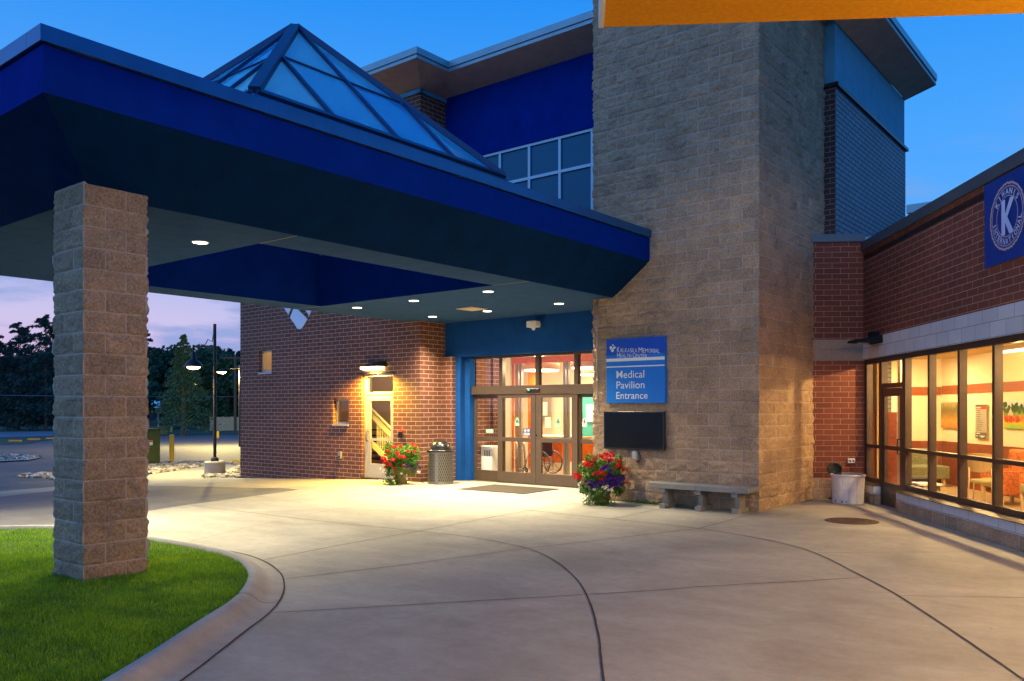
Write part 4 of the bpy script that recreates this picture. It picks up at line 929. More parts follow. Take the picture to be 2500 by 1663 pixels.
tv.part('screen_case',MB().box(-8.39,QT-.12,.970,-7.135,QT-.05,1.665),M_black,bevel=.006); tv.part('screen',MB().box(-8.365,QT-.1215,1.0,-7.16,QT-.119,1.645),mat('tv_glass',(.004,.005,.005),.22,spec=.25)); tv.part('bracket',MB().box(-7.95,QT-.06,1.1,-7.55,QT+.02,1.5),M_darkmetal)
op_=T('outlet_box','grey weatherproof outlet box hanging just below the black television','outlet','P',(-7.74,QT,.87))
op_.part('cover',MB().box(-7.80,QT-.11,.78,-7.70,QT-.0,.945),mat('outlet_grey',(.42,.44,.44),.3,metal=.3),bevel=.018,smooth=False); op_.part('cord',MB().tube([(-7.69,QT-.05,.93),(-7.64,QT-.06,.85),(-7.66,QT-.06,.77),(-7.74,QT-.05,.755)],.008),M_black,smooth=True)
cd=MB(); cd.tube([(-8.60,QT-.045,3.74),(-8.585,QT-.04,3.5),(-8.585,QT-.04,1.75),(-8.57,QT-.04,1.64),(-8.52,QT-.04,1.58),(-8.44,QT-.045,1.57),(-8.38,QT-.06,1.57)],.012,8)
for z in (3.2,2.6,2.25,1.95): cd.box(-8.61,QT-.055,z-.012,-8.56,QT-.0,z+.012)
single('conduit',cd,mat('conduit_grey',(.42,.36,.30),.45,metal=.5),'thin grey conduit running down the tower edge to the television','pipe','P',(-8.585,QT,1.5),smooth=True)
# ================================================================== BENCH, MAT, BIN, MANHOLE
bq=12.79; bn=T('bench','low grey concrete bench with long slats and three legs against the tan block tower','bench','P',(-6.3,bq+.25,0))
for k in range(4):
    y0=bq+.02+k*.125
    for a,b in ((-7.23,-6.33),(-6.325,-5.42)): bn.part('slat',MB().box(a,y0,.345,b,y0+.105,.435),M_bench,bevel=.006)
for x in (-6.97,-6.31,-5.66):
    lg_=MB(); lg_.box(x-.055,bq+.04,.275,x+.055,bq+.50,.343); lg_.box(x-.04,bq+.16,.085,x+.04,bq+.38,.275); lg_.box(x-.055,bq+.05,0,x+.055,bq+.49,.085)
    bn.part('leg',lg_,M_bench,bevel=.006)
mp_=[(-12.02,13.14),(-12.07,14.46),(-10.31,14.50),(-10.27,13.22)]
M_mat=mat('mat_fibre',(.032,.024,.018),1,noise_amt=.45,nscale=70,bump=.6,bscale=200)
single('door_mat',MB().prism([(*p,.006) for p in mp_],(0,0,.010)),M_mat,'dark brown door mat lying in front of the sliding doors','mat','P',(-11.2,13.8,0))
X,Y=gnd(1075,1181,0)[:2]; tb=T('trash_bin','grey mesh trash bin with black dome lid by the blue pilaster','bin','N',(X,Y,0),local=True); r=.287
tb.part('liner',MB().cyl((0,0,.03),r-.02,.69,32),mat('bin_liner',(.05,.045,.04),.7))
m_=MB(); n=36; H_=.70
for sgn in (1,-1):
    for k in range(n):
        a0_=2*math.pi*k/n; vs=[]
        for j in range(19):
            f_=j/18; a=a0_+sgn*f_*2*math.pi*5.5/n*1.0; z=.03+H_*f_
            for dz in (-.0075,.0075): 
                aa=a-sgn*dz/r*.7; vs.append((r*math.cos(aa),r*math.sin(aa),z+dz))
        m_.add(vs,[(2*j,2*j+1,2*j+3,2*j+2) for j in range(18)])
M_mesh=mat('bin_mesh',(.17,.16,.145),.45,metal=.4)
tb.part('mesh_side',m_,M_mesh)
m_=MB(); m_.lathe((0,0,0),[(r-.02,0),(r+.006,0),(r+.008,.04),(r,.045)],40); m_.lathe((0,0,.70),[(r,0),(r+.008,.005),(r+.008,.04),(r-.01,.045)],40)
ang=math.atan2(-1,-.35)
for da in (0,2.1,4.2):
    a=ang+da+.12; m_.hexa([(rr*math.cos(a+d_),rr*math.sin(a+d_),z) for z in (.03,.72) for rr,d_ in ((r+.001,-.12),(r+.012,-.12),(r+.012,.12),(r+.001,.12))])
tb.part('rim_and_straps',m_,M_mesh)
tb.part('lid',MB().lathe((0,0,.735),[(r+.02,0),(r+.024,.012),(r+.02,.045),(r-.02,.05),(r-.05,.055)],40).lathe((0,0,.785),[(r-.06,0),(r-.058,.04),(r-.085,.11),(r-.135,.17),(r-.2,.205),(.0,.222)],40),M_black,smooth=True)
X,Y=gnd(2079,1273.5,0)[:2]; mhr=.385
mh=T('manhole_cover','round rusty manhole cover set in the pavement in front of the wing','manhole','N',(X,Y,0),local=True)
M_rustiron=mat('rusty_iron',(.085,.05,.03),.8,metal=.3,noise_amt=.5,nscale=14,bump=.5,bscale=60)
mh.part('frame',MB().lathe((0,0,0),[(mhr,.006),(mhr,.012),(mhr-.035,.012),(mhr-.035,.006)],48),M_rustiron)
m_=MB(); m_.cyl((0,0,.004),mhr-.04,.006,48)
for i in range(-8,9):
    for j in range(-8,9):
        x,y=i*.04,j*.04
        if x*x+y*y<(mhr-.07)**2 and (i+j)%2==0: m_.box(x-.011,y-.011,.010,x+.011,y+.011,.0135)
mh.part('lid',m_,M_rustiron)
# ================================================================== FLOWER POTS
def leafcluster(mb,c,r,n,size,squash=1,drop=0,fill=.0):
    for _ in range(n):
        d=Vector(rng.normal(size=3)); d.normalize(); rr=r*(fill+(1-fill)*rng.random()**.33); p=Vector(c)+Vector((d.x*rr,d.y*rr,d.z*rr*squash))
        nrm=(d+Vector(rng.normal(size=3))*.5).normalized(); a=nrm.orthogonal().normalized(); a=Matrix.Rotation(rng.uniform(0,6.3),3,nrm)@a; b=nrm.cross(a)
        s=size*rng.uniform(.6,1.3); k=nrm*s*.25
        mb.add([p-a*s,p+b*s*.55-k,p+a*s,p-b*s*.55-k],[(0,1,2,3)])
def redhead(mb,c,r):
    for _ in range(26):
        d=Vector(rng.normal(size=3)); d.normalize(); d.z=abs(d.z)*.9-.15; p=Vector(c)+d*r; nrm=(d+Vector(rng.normal(size=3))*.35).normalized()
        a=nrm.orthogonal().normalized(); b=nrm.cross(a); s=r*.42
        mb.add([p+(a*math.cos(t_)+b*math.sin(t_))*s*(1 if i%2 else .72) for i,t_ in enumerate([k*math.pi/4 for k in range(8)])],[tuple(range(8))])
def petunia(mb,c,d,r):
    d=Vector(d).normalized(); a=d.orthogonal().normalized(); b=d.cross(a); ce=Vector(c)-d*r*.6
    vs=[ce]+[Vector(c)+(a*math.cos(t_)+b*math.sin(t_))*r*(1.0 if i%2 else .86) for i,t_ in enumerate([k*math.pi/5 for k in range(10)])]
    mb.add(vs,[(0,1+i,1+(i+1)%10) for i in range(10)])
def planter(name,label,X,Y,R,Hf,zc,pot_r,pot_h,reds,purples,whites,seed,trail):
    global rng; rng=np.random.default_rng(seed)
    pl=T(name,label,'potted flowers','N',(X,Y,0),group='flower pots beside the doors',local=True)
    pl.part('pot',MB().lathe((0,0,0),[(0,.0),(pot_r*.78,0),(pot_r*.98,pot_h*.9),(pot_r*1.06,pot_h*.9),(pot_r*1.06,pot_h),(pot_r*.95,pot_h),(pot_r*.9,pot_h*.88),(0,pot_h*.86)],26),M_pot,smooth=True)
    f=MB(); leafcluster(f,(0,0,zc),R*.82,1500,.032,Hf,fill=.3); leafcluster(f,(0,0,zc-.05),R*.6,300,.03,Hf)
    for k in range(22): 
        a=rng.uniform(0,6.3); leafcluster(f,(R*.78*math.cos(a),R*.78*math.sin(a),zc+R*Hf*rng.uniform(-.9,.75)),R*rng.uniform(.16,.36),70,.034,1)
    for (dx,dy,z,rr,nn) in trail: leafcluster(f,(dx,dy,z),rr,nn,.024,.8)
    for _ in range(46):   # hanging stems of small leaves
        a=rng.uniform(0,6.3); r0=R*rng.uniform(.55,.85)
        for j in range(9): leafcluster(f,(r0*math.cos(a),r0*math.sin(a),zc-.12-j*.035),.03,3,.02)
    pl.part('foliage',f,M_leaf)
    for (dx,dz,rr) in reds:
        h=MB(); yy=-math.sqrt(max(.0,1-min(1,(dx/(R*1.05))**2+((dz-zc)/(R*Hf*1.1))**2)))*R*1.08; redhead(h,(dx,yy,dz),rr*1.15); h.tube([(dx*.6,yy*.5,dz-.14),(dx,yy,dz)],.004,5)
        pl.part('red_flower',h,M_red)
    for k,(lst,m_,nm,r_) in enumerate(((purples,M_purple,'purple_flower',.036),(whites,M_whitep,'white_flower',.033))):
        for (dx,dz,cnt) in lst:
            h=MB()
            for _ in range(cnt):
                x=dx+rng.normal()*.035; z=dz+rng.normal()*.035; yy=-math.sqrt(max(.0,1-min(.98,(x/(R*1.05))**2+((z-zc)/(R*Hf*1.15))**2)))*R*1.10-.02
                petunia(h,(x,yy,z),(x*1.2+rng.normal()*.1,-.6,(z-zc)*.7+rng.normal()*.15),r_*rng.uniform(.8,1.15))
            pl.part(nm,h,m_)
    # blooms round the back as well
    h=MB()
    for k in range(7):
        a=rng.uniform(.3,2.8); redhead(h,(R*math.cos(a),R*math.sin(a),zc+R*Hf*rng.uniform(.0,.7)),.05)
    pl.part('red_flower',h,M_red)
    return pl
Yp=15.03; s1=lambda x:(1280+.14425*x-1459)/F*Yp; z1_=lambda y:zz(1060+.14425*y,Yp)
reds=[(s1(x),z1_(y),r_) for x,y,r_ in ((1300,335,.05),(1380,355,.045),(1180,370,.05),(1270,410,.05),(1340,430,.055),(1090,410,.045),(1020,450,.055),(960,480,.045),(1010,525,.055),(1500,460,.05),(1485,540,.06),(1590,590,.055),(1100,650,.05),(1180,630,.055),(1245,655,.035),(835,735,.06),(790,680,.035),(1190,740,.035),(945,825,.04),(1630,840,.045),(1570,900,.04),(1570,965,.035),(1580,690,.03),(920,500,.04))]
pur=[(s1(x),z1_(y),c) for x,y,c in ((1230,525,3),(1290,495,3),(1000,830,7),(1020,870,4),(1160,800,6),(1330,710,7),(1380,770,9),(1450,760,8),(1540,720,8),(1420,840,8),(1500,850,6),(1340,820,5),(1080,950,4),(1000,910,3),(1270,750,4))]
whi=[(s1(x),z1_(y),c) for x,y,c in ((870,850,7),(905,900,8),(930,940,5),(1275,860,2),(1330,885,3),(1265,930,2),(1305,955,2),(1370,925,2),(1110,920,3),(1050,1020,4),(1060,1080,4),(1180,940,2),(1080,1110,3))]
X,Y=toN('P',-8.13,12.74)
planter('flower_planter','overflowing pot of red, purple and white flowers by the tower corner, nearest the camera',X,Y,.42,.82,.58,.17,.34,reds,pur,whi,41,[(-.25,-.12,.07,.13,120),(-.05,-.18,.05,.15,170),(.12,-.16,.05,.12,70),(-.2,-.1,.25,.16,150),(-.1,-.1,.4,.2,160)])
Yp2=18.9; s2=lambda x:(550+.2551*x-975)/F*Yp2; z2_=lambda y:zz(950+.2551*y,Yp2)
reds=[(s2(x),z2_(y),r_) for x,y,r_ in ((1615,555,.05),(1555,590,.04),(1530,630,.035),(1505,670,.055),(1540,700,.06),(1535,745,.055),(1580,725,.04),(1620,755,.035),(1650,605,.045),(1610,675,.05),(1670,640,.05),(1705,650,.055),(1750,597,.04),(1807,600,.04),(1770,527,.04),(1675,545,.04),(1585,830,.035),(1650,785,.03),(1705,720,.025))]
pur=[(s2(x),z2_(y),2) for x,y in ((1835,740),(1780,750),(1570,870),(1740,740))]
whi=[(s2(x),z2_(y),c) for x,y,c in ((1515,790,4),(1540,830,3),(1550,790,3),(1700,815,3),(1705,850,3),(1490,770,2),(1840,800,2))]
X,Y=toN('P',-13.86,13.28)
planter('flower_planter','pot of red geraniums and trailing green leaves beside the stair door',X,Y,.40,.84,.62,.16,.40,reds,pur,whi,43,[(-.28,-.12,.07,.13,120),(-.12,-.2,.05,.16,150),(-.3,-.08,.25,.14,90),(.18,-.1,.3,.13,60)])
rng=np.random.default_rng(9)
mb=MB()
for k in range(46):
    p=-8.0+k*.026*1.0; leafcluster(mb,(p,QT-.07-rng.random()*.05,.03),.045,9,.016,.7)
for k in range(26): p=-15.0+k*.05+rng.random()*.1; leafcluster(mb,(p if p<-13.9 else -13.7,13.8,.01),.03,3,.012,.5)
single('creeping_weeds',mb,M_leaf,'low green weeds growing along the foot of the block tower','weeds','P',(-7.5,QT,0),kind='stuff')
# ================================================================== LOBBY WING (W frame)
WP,WQ=5.45,16.21; HEAD=2.632
wg=T('lobby_wing','single storey red brick wing with a long lit window wall and grey stone bands','building','W',(WP,WQ,0))
mb=MB(); mb.poly([(3.0,WQ,3.02),(WP,WQ,3.02),(WP,WQ,4.86),(3.0,WQ,4.86)]); mb.poly([(WP,WQ,3.02),(WP,-8,3.02),(WP,-8,4.70),(WP,WQ,4.70)]); wg.part('upper_brick_wall',mb,M_wingbrick)
mb=MB(); mb.poly([(3.0,WQ,.40),(WP+.06,WQ,.40),(WP+.06,WQ,2.62),(3.0,WQ,2.62)]); wg.part('lower_brick_wall',mb,M_wingbrick)
mb=MB(); mb.box(3.0,WQ-.012,2.62,WP-.003,WQ+.1,3.02); wg.part('block_band',mb,M_cmuw)
mb=MB(); mb.box(WP-.012,-8,HEAD,WP+.2,WQ+.0,3.02); wg.part('stone_band',mb,M_smooth)
mb=MB(); splitface(mb,(3.0,WQ-.02,0),(1,0,0),2.5,0,.40,nrm=(0,-1,0),amp=.012,seed=61); mb.box(3.0,WQ-.018,0,WP+.1,WQ+.1,.395); wg.part('block_plinth',mb,M_block)
def sill(qa,qb):
    m_=MB(); splitface(m_,(WP-.10,qa,0),(0,-1,0),qa-qb,0,.18,nrm=(-1,0,0),amp=.010,seed=int(qa*10),bh=.2032)
    m_.box(WP-.09,qa,0,WP+.12,qb,.178); wg.part('split_block_base',m_,M_block)
    wg.part('smooth_block_base',MB().box(WP-.10,qa,.182,WP+.12,qb,.325),M_smooth,bevel=.006)
    wg.part('window_sill',MB().hexa([(WP-.12,qb,.325),(WP+.10,qb,.325),(WP+.10,qa,.325),(WP-.12,qa,.325),(WP-.12,qb,.337),(WP+.08,qb,.392),(WP+.08,qa,.392),(WP-.12,qa,.337)]),mat('sill_metal',(.10,.075,.05),.45,metal=.4))
DQ0,DQ1=15.30,14.42
sill(WQ-.0,DQ0+.08); sill(DQ1-.08,-6)
# window wall frame
fx0,fx1=WP+.02,WP+.13; mb=MB()
mull=[16.14,15.40,14.34,13.36,12.35,11.36,10.36,9.36,8.36,7.36,6.36,5.36,4.36,3.36,2.36,1.36,.36,-.64]
for k,q_ in enumerate(mull):
    w_=.055 if k in(0,) else (.07 if k in (1,2) else .035); mb.box(fx0,q_-w_,.37 if k!=1 else 0,fx1,q_+w_,HEAD-.002)
mb.box(fx0-.004,-1,HEAD-.09,fx1,16.1,HEAD-.004)
mb.box(fx0+.003,-1,.375,fx1-.003,14.34,.45); mb.box(fx0+.003,15.40,.375,fx1-.003,16.1,.45)
mb.box(fx0+.003,-1,1.00,fx1-.003,14.34,1.06); mb.box(fx0+.003,15.40,1.00,fx1-.003,16.1,1.06)
mb.box(fx0+.003,14.34,2.08,fx1-.003,15.40,2.16)
wf=wg.part('window_wall_frame',mb,M_bronze,bevel=.004)
gx=fx0+.05
for k in range(len(mull)-1):
    a,b=mull[k],mull[k+1]
    if k==1: wg.part('window_pane',MB().box(gx,b+.03,2.15,gx+.01,a-.03,HEAD-.08),M_glass,parent=wf); continue
    for c,d in ((.44,1.01),(1.05,HEAD-.08)): wg.part('window_pane',MB().box(gx,b+.03,c,gx+.01,a-.03,d),M_glass,parent=wf)
mb=MB(); a,b=15.32,14.42
for A0,A1,c0,c1 in ((a-.10,a,.01,2.07),(b,b+.10,.01,2.07),(b+.10,a-.10,.01,.42),(b+.10,a-.10,1.93,2.07),(b+.10,a-.10,1.0,1.07)): mb.box(fx0+.01,A0,c0,fx0+.06,A1,c1)
wd=wg.part('wing_door',mb,M_bronze,bevel=.003)
for c,d in ((.42,1.0),(1.07,1.93)): wg.part('door_pane',MB().box(fx0+.03,b+.09,c,fx0+.038,a-.09,d),M_glass,parent=wd)
wg.part('door_handle',MB().tube([(fx0+.01,b+.05,.95),(fx0-.05,b+.05,.95),(fx0-.05,b+.05,1.2),(fx0+.01,b+.05,1.2)],.011),M_darkmetal,parent=wd,smooth=True)
wg.part('side_coping',MB().box(3.0,WQ-.05,4.86,WP+.02,WQ+.35,5.01),M_wingcoping,bevel=.004); wg.part('long_coping',MB().box(WP-.055,-8,4.675,WP+.35,WQ-.051,4.845),M_wingcoping,bevel=.004)
wg.part('coping_clip',MB().box(WP+.02,WQ-.05,4.845,WP+.12,WQ+.1,4.95),M_roofmetal)
wg.part('wing_roof',MB().box(WP+.0,-8,4.5,16,WQ+12,4.6).box(3.2,WQ+.02,4.5,WP,WQ+6,4.6),M_darkmetal)
# interior of the wing
IP,IQ=8.45,19.9
mb=MB(); mb.box(5.62,IQ,0,IP+.1,IQ+.1,2.9); mb.box(IP,-3,0,IP+.1,IQ,2.9); wg.part('lobby_wall',mb,mat('warm_wall',(.76,.62,.40),.8,noise_amt=.04,nscale=2))
wg.part('partition_wall',MB().box(WP+.35,16.5,0,WP+.45,IQ,2.9),mat('warm_wall2',(.70,.50,.22),.8)); wg.part('brick_return',MB().box(5.66,WQ+.35,0,6.2,WQ+.5,1.65),mat('rust_brick',(.17,.032,.010),.7,noise_amt=.2,nscale=8))
wg.part('door_post',MB().box(6.05,16.0,0,6.2,16.15,2.85),mat('warm_wall'))
wg.part('lobby_floor',MB().box(WP+.12,-3,-.05,IP+.1,IQ+.1,.012),M_lobbyfloor)
st=MB()
for q_ in (13.2,11.9,10.6): st.box(6.0,q_,.012,8.2,q_+.05,.014)
wg.part('floor_stripe',st,mat('stripe_red',(.4,.07,.02),.4))
wg.part('lobby_ceiling',MB().box(WP+.12,-3,2.86,IP+.1,IQ+.1,2.95),mat('ceiling_warm',(.62,.42,.17),.9))
mb=MB(); mb.box(5.62,IQ-.02,2.03,IP-.03,IQ,2.22); mb.box(IP-.02,-3,2.05,IP-.0,IQ-.02,2.24); wg.part('wood_rail',mb,mat('wood_rail',(.30,.075,.018),.5))
mb=MB(); mb.box(5.62,IQ-.025,0,IP-.03,IQ,.98); mb.box(IP-.025,-3,0,IP,IQ-.025,.98); wg.part('wainscot',mb,M_wainscot)
def pic(name,label,cat,q0,q1,z0,z1): return T(name,label,cat,'W',(IP,(q0+q1)/2,z0))
def onW(u): return onp(u,IP-.04,'W')
def paintmat(name,stops,scale,seed):
    m=bpy.data.materials.new(name); m.use_nodes=True; t=m.node_tree; b=t.nodes['Principled BSDF']; b.inputs['Roughness'].default_value=.5
    uv=N(t,'ShaderNodeUVMap'); uv.uv_map='UVMap'; sp=N(t,'ShaderNodeSeparateXYZ'); L(t,uv.outputs[0],sp.inputs[0])
    n=N(t,'ShaderNodeTexNoise',i_Scale=scale,i_Detail=5.0,i_Roughness=.7); L(t,uv.outputs[0],n.inputs['Vector'])
    mr=N(t,'ShaderNodeMapRange'); L(t,sp.outputs['Y'],mr.inputs[0]); mr.inputs[1].default_value=seed[0]; mr.inputs[2].default_value=seed[1]
    ad=N(t,'ShaderNodeMath',operation='MULTIPLY_ADD'); L(t,n.outputs['Fac'],ad.inputs[0]); ad.inputs[1].default_value=.55; L(t,mr.outputs[0],ad.inputs[2])
    s=N(t,'ShaderNodeMath',operation='SUBTRACT'); L(t,ad.outputs[0],s.inputs[0]); s.inputs[1].default_value=.27
    r=ramp(t,stops,s.outputs[0]); L(t,r.outputs[0],b.inputs['Base Color']); return m
def wallpic(u0,u1,v0,v1):
    a=onW(u0); b=onW(u1); return a[1],b[1],zz((v0+v1)/2+ (v1-v0)/2,(a[2])),zz(v0,a[2])
a,b,z0,z1=wallpic(2298,2345,983,1044)
t_=T('wall_picture','autumn woodland picture in orange and brown on the wing lobby wall','picture','W',(IP,a,z0)); t_.part('print',MB().box(IP-.045,b-.1,z0,IP-.02,a,z1),paintmat('autumn_print',[(0,(.45,.14,.02)),(.25,(.55,.25,.03)),(.5,(.22,.12,.02)),(.75,(.12,.10,.02)),(1,(.35,.26,.08))],6,(z0,z1)))
a,b,z0,z1=wallpic(2451,2530,978,1046)
t_=T('wall_picture','bright garden landscape picture with grey sky on the wing lobby wall at the frame edge','picture','W',(IP,a,z0)); t_.part('print',MB().box(IP-.045,b-.3,z0,IP-.02,a,z1),paintmat('garden_print',[(0,(.16,.42,.03)),(.22,(.45,.40,.03)),(.38,(.60,.09,.02)),(.52,(.12,.28,.02)),(.70,(.05,.12,.02)),(.78,(.4,.45,.42)),(1,(.55,.58,.55))],5,(z0,z1)))
pw_=a; ph_=z1-z0; L_=1.0
sh=MB(); x_=IP-.047; yr=lambda f:a-f*1.0; zr_=lambda f:z0+ph_*f
sh.poly([(x_,yr(.16),zr_(.46)),(x_,yr(.26),zr_(.74)),(x_,yr(.36),zr_(.50)),(x_,yr(.33),zr_(.46))]); t_.part('painted_roof',sh,mat('paint_roof',(.5,.42,.34)))
sh=MB(); rq=random.Random(8)
for k in range(26):
    f_=rq.uniform(.02,.55); g_=rq.uniform(.26,.46); q2=rq.uniform(.02,.05); sh.poly([(x_-.001,yr(f_)+q2*math.cos(i*1.05),zr_(g_)+q2*math.sin(i*1.05)) for i in range(6)])
t_.part('painted_flowers',sh,mat('paint_red',(.5,.05,.01)))
sh=MB()
for k in range(30):
    f_=rq.uniform(.0,.9); g_=rq.uniform(.60,.86); q2=rq.uniform(.03,.07); sh.poly([(x_+.0005,yr(f_)+q2*math.cos(i*1.05),zr_(g_)+q2*math.sin(i*1.05)) for i in range(6)])
t_.part('painted_trees',sh,mat('paint_green',(.03,.09,.01)))
a,b,z0,z1=wallpic(2382,2409,988,1070)

ds=T('directory_sign','tall grey directory board with a red band on the wing lobby wall','sign','W',(IP,a,z0)); w_=a-b; h_=z1-z0
ds.part('board',MB().box(IP-.045,b,z0,IP-.02,a,z1),mat('board_mid',(.33,.29,.22),.5)); ds.part('foot_panel',MB().box(IP-.047,b,z0,IP-.044,a,z0+h_*.18),mat('board_dark',(.10,.085,.07),.5)); ds.part('head_panel',MB().box(IP-.047,b,z1-h_*.06,IP-.044,a,z1),mat('board_dark')); ds.part('red_band',MB().box(IP-.047,b+.01,z1-h_*.135,IP-.044,a-.01,z1-h_*.065),mat('band_red',(.55,.02,.015),.5))
ln=MB(); rr_=random.Random(4)
for k in range(11):
    z=z1-h_*(.17+k*.058); ln.box(IP-.0475,a-w_*.12-w_*rr_.uniform(.3,.62),z-h_*.012,IP-.0465,a-w_*.12,z+h_*.004)
ds.part('printed_lines',ln,mat('print_dark',(.06,.05,.04)))
ln=MB()
for x0,x1,z in ((.1,.42,.150),(.1,.22,.07),(.4,.85,.075),(.5,.75,.045),(.1,.5,.905)): ln.box(IP-.0485,a-w_*x1,z0+h_*z-.006,IP-.0475,a-w_*x0,z0+h_*z+.008)
ds.part('printed_lines',ln,MW)
# poster by the wing door
ps=T('poster','small white poster with teal and yellow wave on the wall inside the wing door','poster','W',(7.0,IQ,1.2)); aa=onq(2180,IQ-.03,'W'); bb=onq(2193,IQ-.03,'W'); zA,zB=zz(1043,aa[2]),zz(1017,aa[2])
ps.part('sheet',MB().box(aa[0],IQ-.04,zA,bb[0],IQ-.03,zB),MW); ps.part('wave',MB().box(aa[0],IQ-.042,zA+.07,bb[0],IQ-.04,zA+.12),M_teal); ps.part('sand',MB().box(aa[0],IQ-.042,zA,bb[0],IQ-.04,zA+.07),M_yellow)
# linear pendant lights
for k,(q0_,lab) in enumerate(((12.35,'long linear pendant light seen at the right edge of the wing windows'),(9.0,'long linear pendant light just past the right frame edge in the wing lobby'),(5.5,'long linear pendant light in the near part of the wing lobby'),(2.0,'linear pendant light in the wing lobby beside the camera'))):
    pt=T('linear_pendant',lab,'lamp','W',(6.6,q0_,2.86),group='linear pendants in the wing lobby')
    pt.part('housing',MB().box(6.55,q0_-1.2,2.60,6.65,q0_+1.2,2.68),mat('pendant_cream',(.6,.5,.3))); pt.part('diffuser',MB().box(6.56,q0_-1.19,2.57,6.64,q0_+1.19,2.599),M_emtube)
    pt.part('hanger',MB().tube([(6.6,q0_-1.0,2.68),(6.6,q0_-1.0,2.86)],.006,5).tube([(6.6,q0_+1.0,2.68),(6.6,q0_+1.0,2.86)],.006,5),M_white)
    lamp('pendant_strip','AREA','W',(6.6,q0_,2.55),(120,120,130,120)[k],(1,.68,.29),parent=pt.o,shape='RECTANGLE',size=.12,size_y=2.4)
    for dq in (-.6,.6): lamp('pendant_bulb','POINT','W',(6.6,q0_+dq,2.50),(55,55,50,45)[k],(1,.66,.27),parent=pt.o,shadow_soft_size=.05)
rc=T('added_can_light','small round ceiling can added above the wing door to light the brick','ceiling light','W',(6.55,15.3,2.85))  # added can, put in to carry a lamp that lights the wing brick
rc.part('trim',MB().lathe((6.55,15.3,2.845),[(.07,.004),(.095,0),(.10,.014)],20),M_white); rc.part('lens',MB().cyl((6.55,15.3,2.85),.07,.008,20),M_emtube)
lamp('added_can_bulb','POINT','W',(6.55,15.3,2.78),330,(1,.66,.27),parent=rc.o,shadow_soft_size=.05)
lamp('lobby_back_light','AREA','W',(7.2,18.6,2.83),130,(1,.72,.34),shape='DISK',size=.5)
# furniture in the wing lobby
M_seat=mat('green_seat',(.32,.28,.10),.7,noise_amt=.2,nscale=30); M_legs=mat('cream_legs',(.55,.42,.22),.4); M_pattern=mat('orange_pattern_fabric',(.50,.14,.03),.8,noise_amt=.6,nscale=22); M_sofa=mat('speckled_green_fabric',(.17,.18,.09),.85,noise_amt=.45,nscale=38)
def cafe_chair(label,p,q,rz,backm,high=False):
    c=T('cafe_chair',label,'chair','W',(p,q,0),rz=rz,local=True,group='chairs in the wing lobby')
    zs_=.46
    c.part('seat',MB().lathe((0,0,zs_-.04),[(0,0),(.20,0),(.235,.02),(.23,.05),(.19,.065),(0,.07)],24),M_seat,smooth=True)
    b_=MB(); vs=[]
    for i in range(9):
        a=math.pi*(.5-.36+.72*i/8); 
        for z,rr in ((.62,.22),(.95,.26)):
            zz_=z-(abs(i-4)/4)**3*.06*(1 if z>.8 else -1); vs.append((rr*math.cos(a),rr*math.sin(a),zz_)); vs.append(((rr+.03)*math.cos(a),(rr+.03)*math.sin(a),zz_))
    for i in range(8):
        k=i*4; b_.add([vs[j] for j in (k,k+4,k+5,k+1,k+2,k+6,k+7,k+3)],[(0,3,2,1),(4,5,6,7),(0,1,5,4),(1,2,6,5),(2,3,7,6),(3,0,4,7)])
    c.part('backrest',b_,backm)
    for sx_ in (-1,1):
        c.part('leg',MB().tube([(sx_*.17,-.17,zs_-.03),(sx_*.20,-.20,0)],.013),M_legs,smooth=True); c.part('leg',MB().tube([(sx_*.17,.20,.70),(sx_*.175,.19,zs_-.03),(sx_*.20,.25,0)],.013),M_legs,smooth=True)
    return c
def armchair(label,p,q,rz):
    c=T('armchair',label,'armchair','W',(p,q,0),rz=rz,local=True,group='armchairs along the wainscot')
    c.part('seat',MB().box(-.30,-.30,.30,.30,.28,.46),M_seat,bevel=.03); c.part('backrest',MB().box(-.30,.20,.40,.30,.34,.98),M_pattern,bevel=.05)
    for sx_ in (-1,1): c.part('side_panel',MB().box(sx_*.33-.03,-.28,.20,sx_*.33+.03,.30,.62),M_pattern,bevel=.02)
    for sx_ in (-1,1):
        for sy in (-.26,.26): c.part('leg',MB().box(sx_*.27-.025,sy-.025,0,sx_*.27+.025,sy+.025,.32),M_legs)
    return c
RW=-math.pi/2
armchair('orange patterned armchair with green seat left of the directory board',7.75,15.6,RW+.1); armchair('orange patterned armchair with green seat just beyond the tall window mullion',7.75,14.3,RW)
armchair('orange patterned armchair below the directory board',7.85,13.1,RW)
cafe_chair('tan bentback chair with its back to the autumn picture',7.1,15.1,2.5,mat('tan_shell',(.38,.27,.10),.6)); cafe_chair('chair with round green seat and cream legs in the middle window bay',7.0,12.75,.4,M_pattern); cafe_chair('woven backed chair with bowed cream leg near the right edge',7.55,11.75,2.2,mat('woven_cane',(.55,.36,.12),.8,noise_amt=.5,nscale=60)); cafe_chair('chair cut off at the right edge of the photo behind the low table',7.6,10.2,1.2,mat('woven_cane'))
sf=T('sofa','low speckled green bench sofa against the back wall of the wing lobby','sofa','W',(6.9,19.3,0)); sf.part('seat',MB().box(6.2,18.9,.18,8.2,19.55,.46),M_sofa,bevel=.03); sf.part('backrest',MB().box(6.2,19.5,.40,8.2,19.75,.82),M_sofa,bevel=.03)
for x in (6.3,8.1):
    for y in (19.0,19.6): sf.part('leg',MB().box(x-.03,y-.03,0,x+.03,y+.03,.18),M_legs)
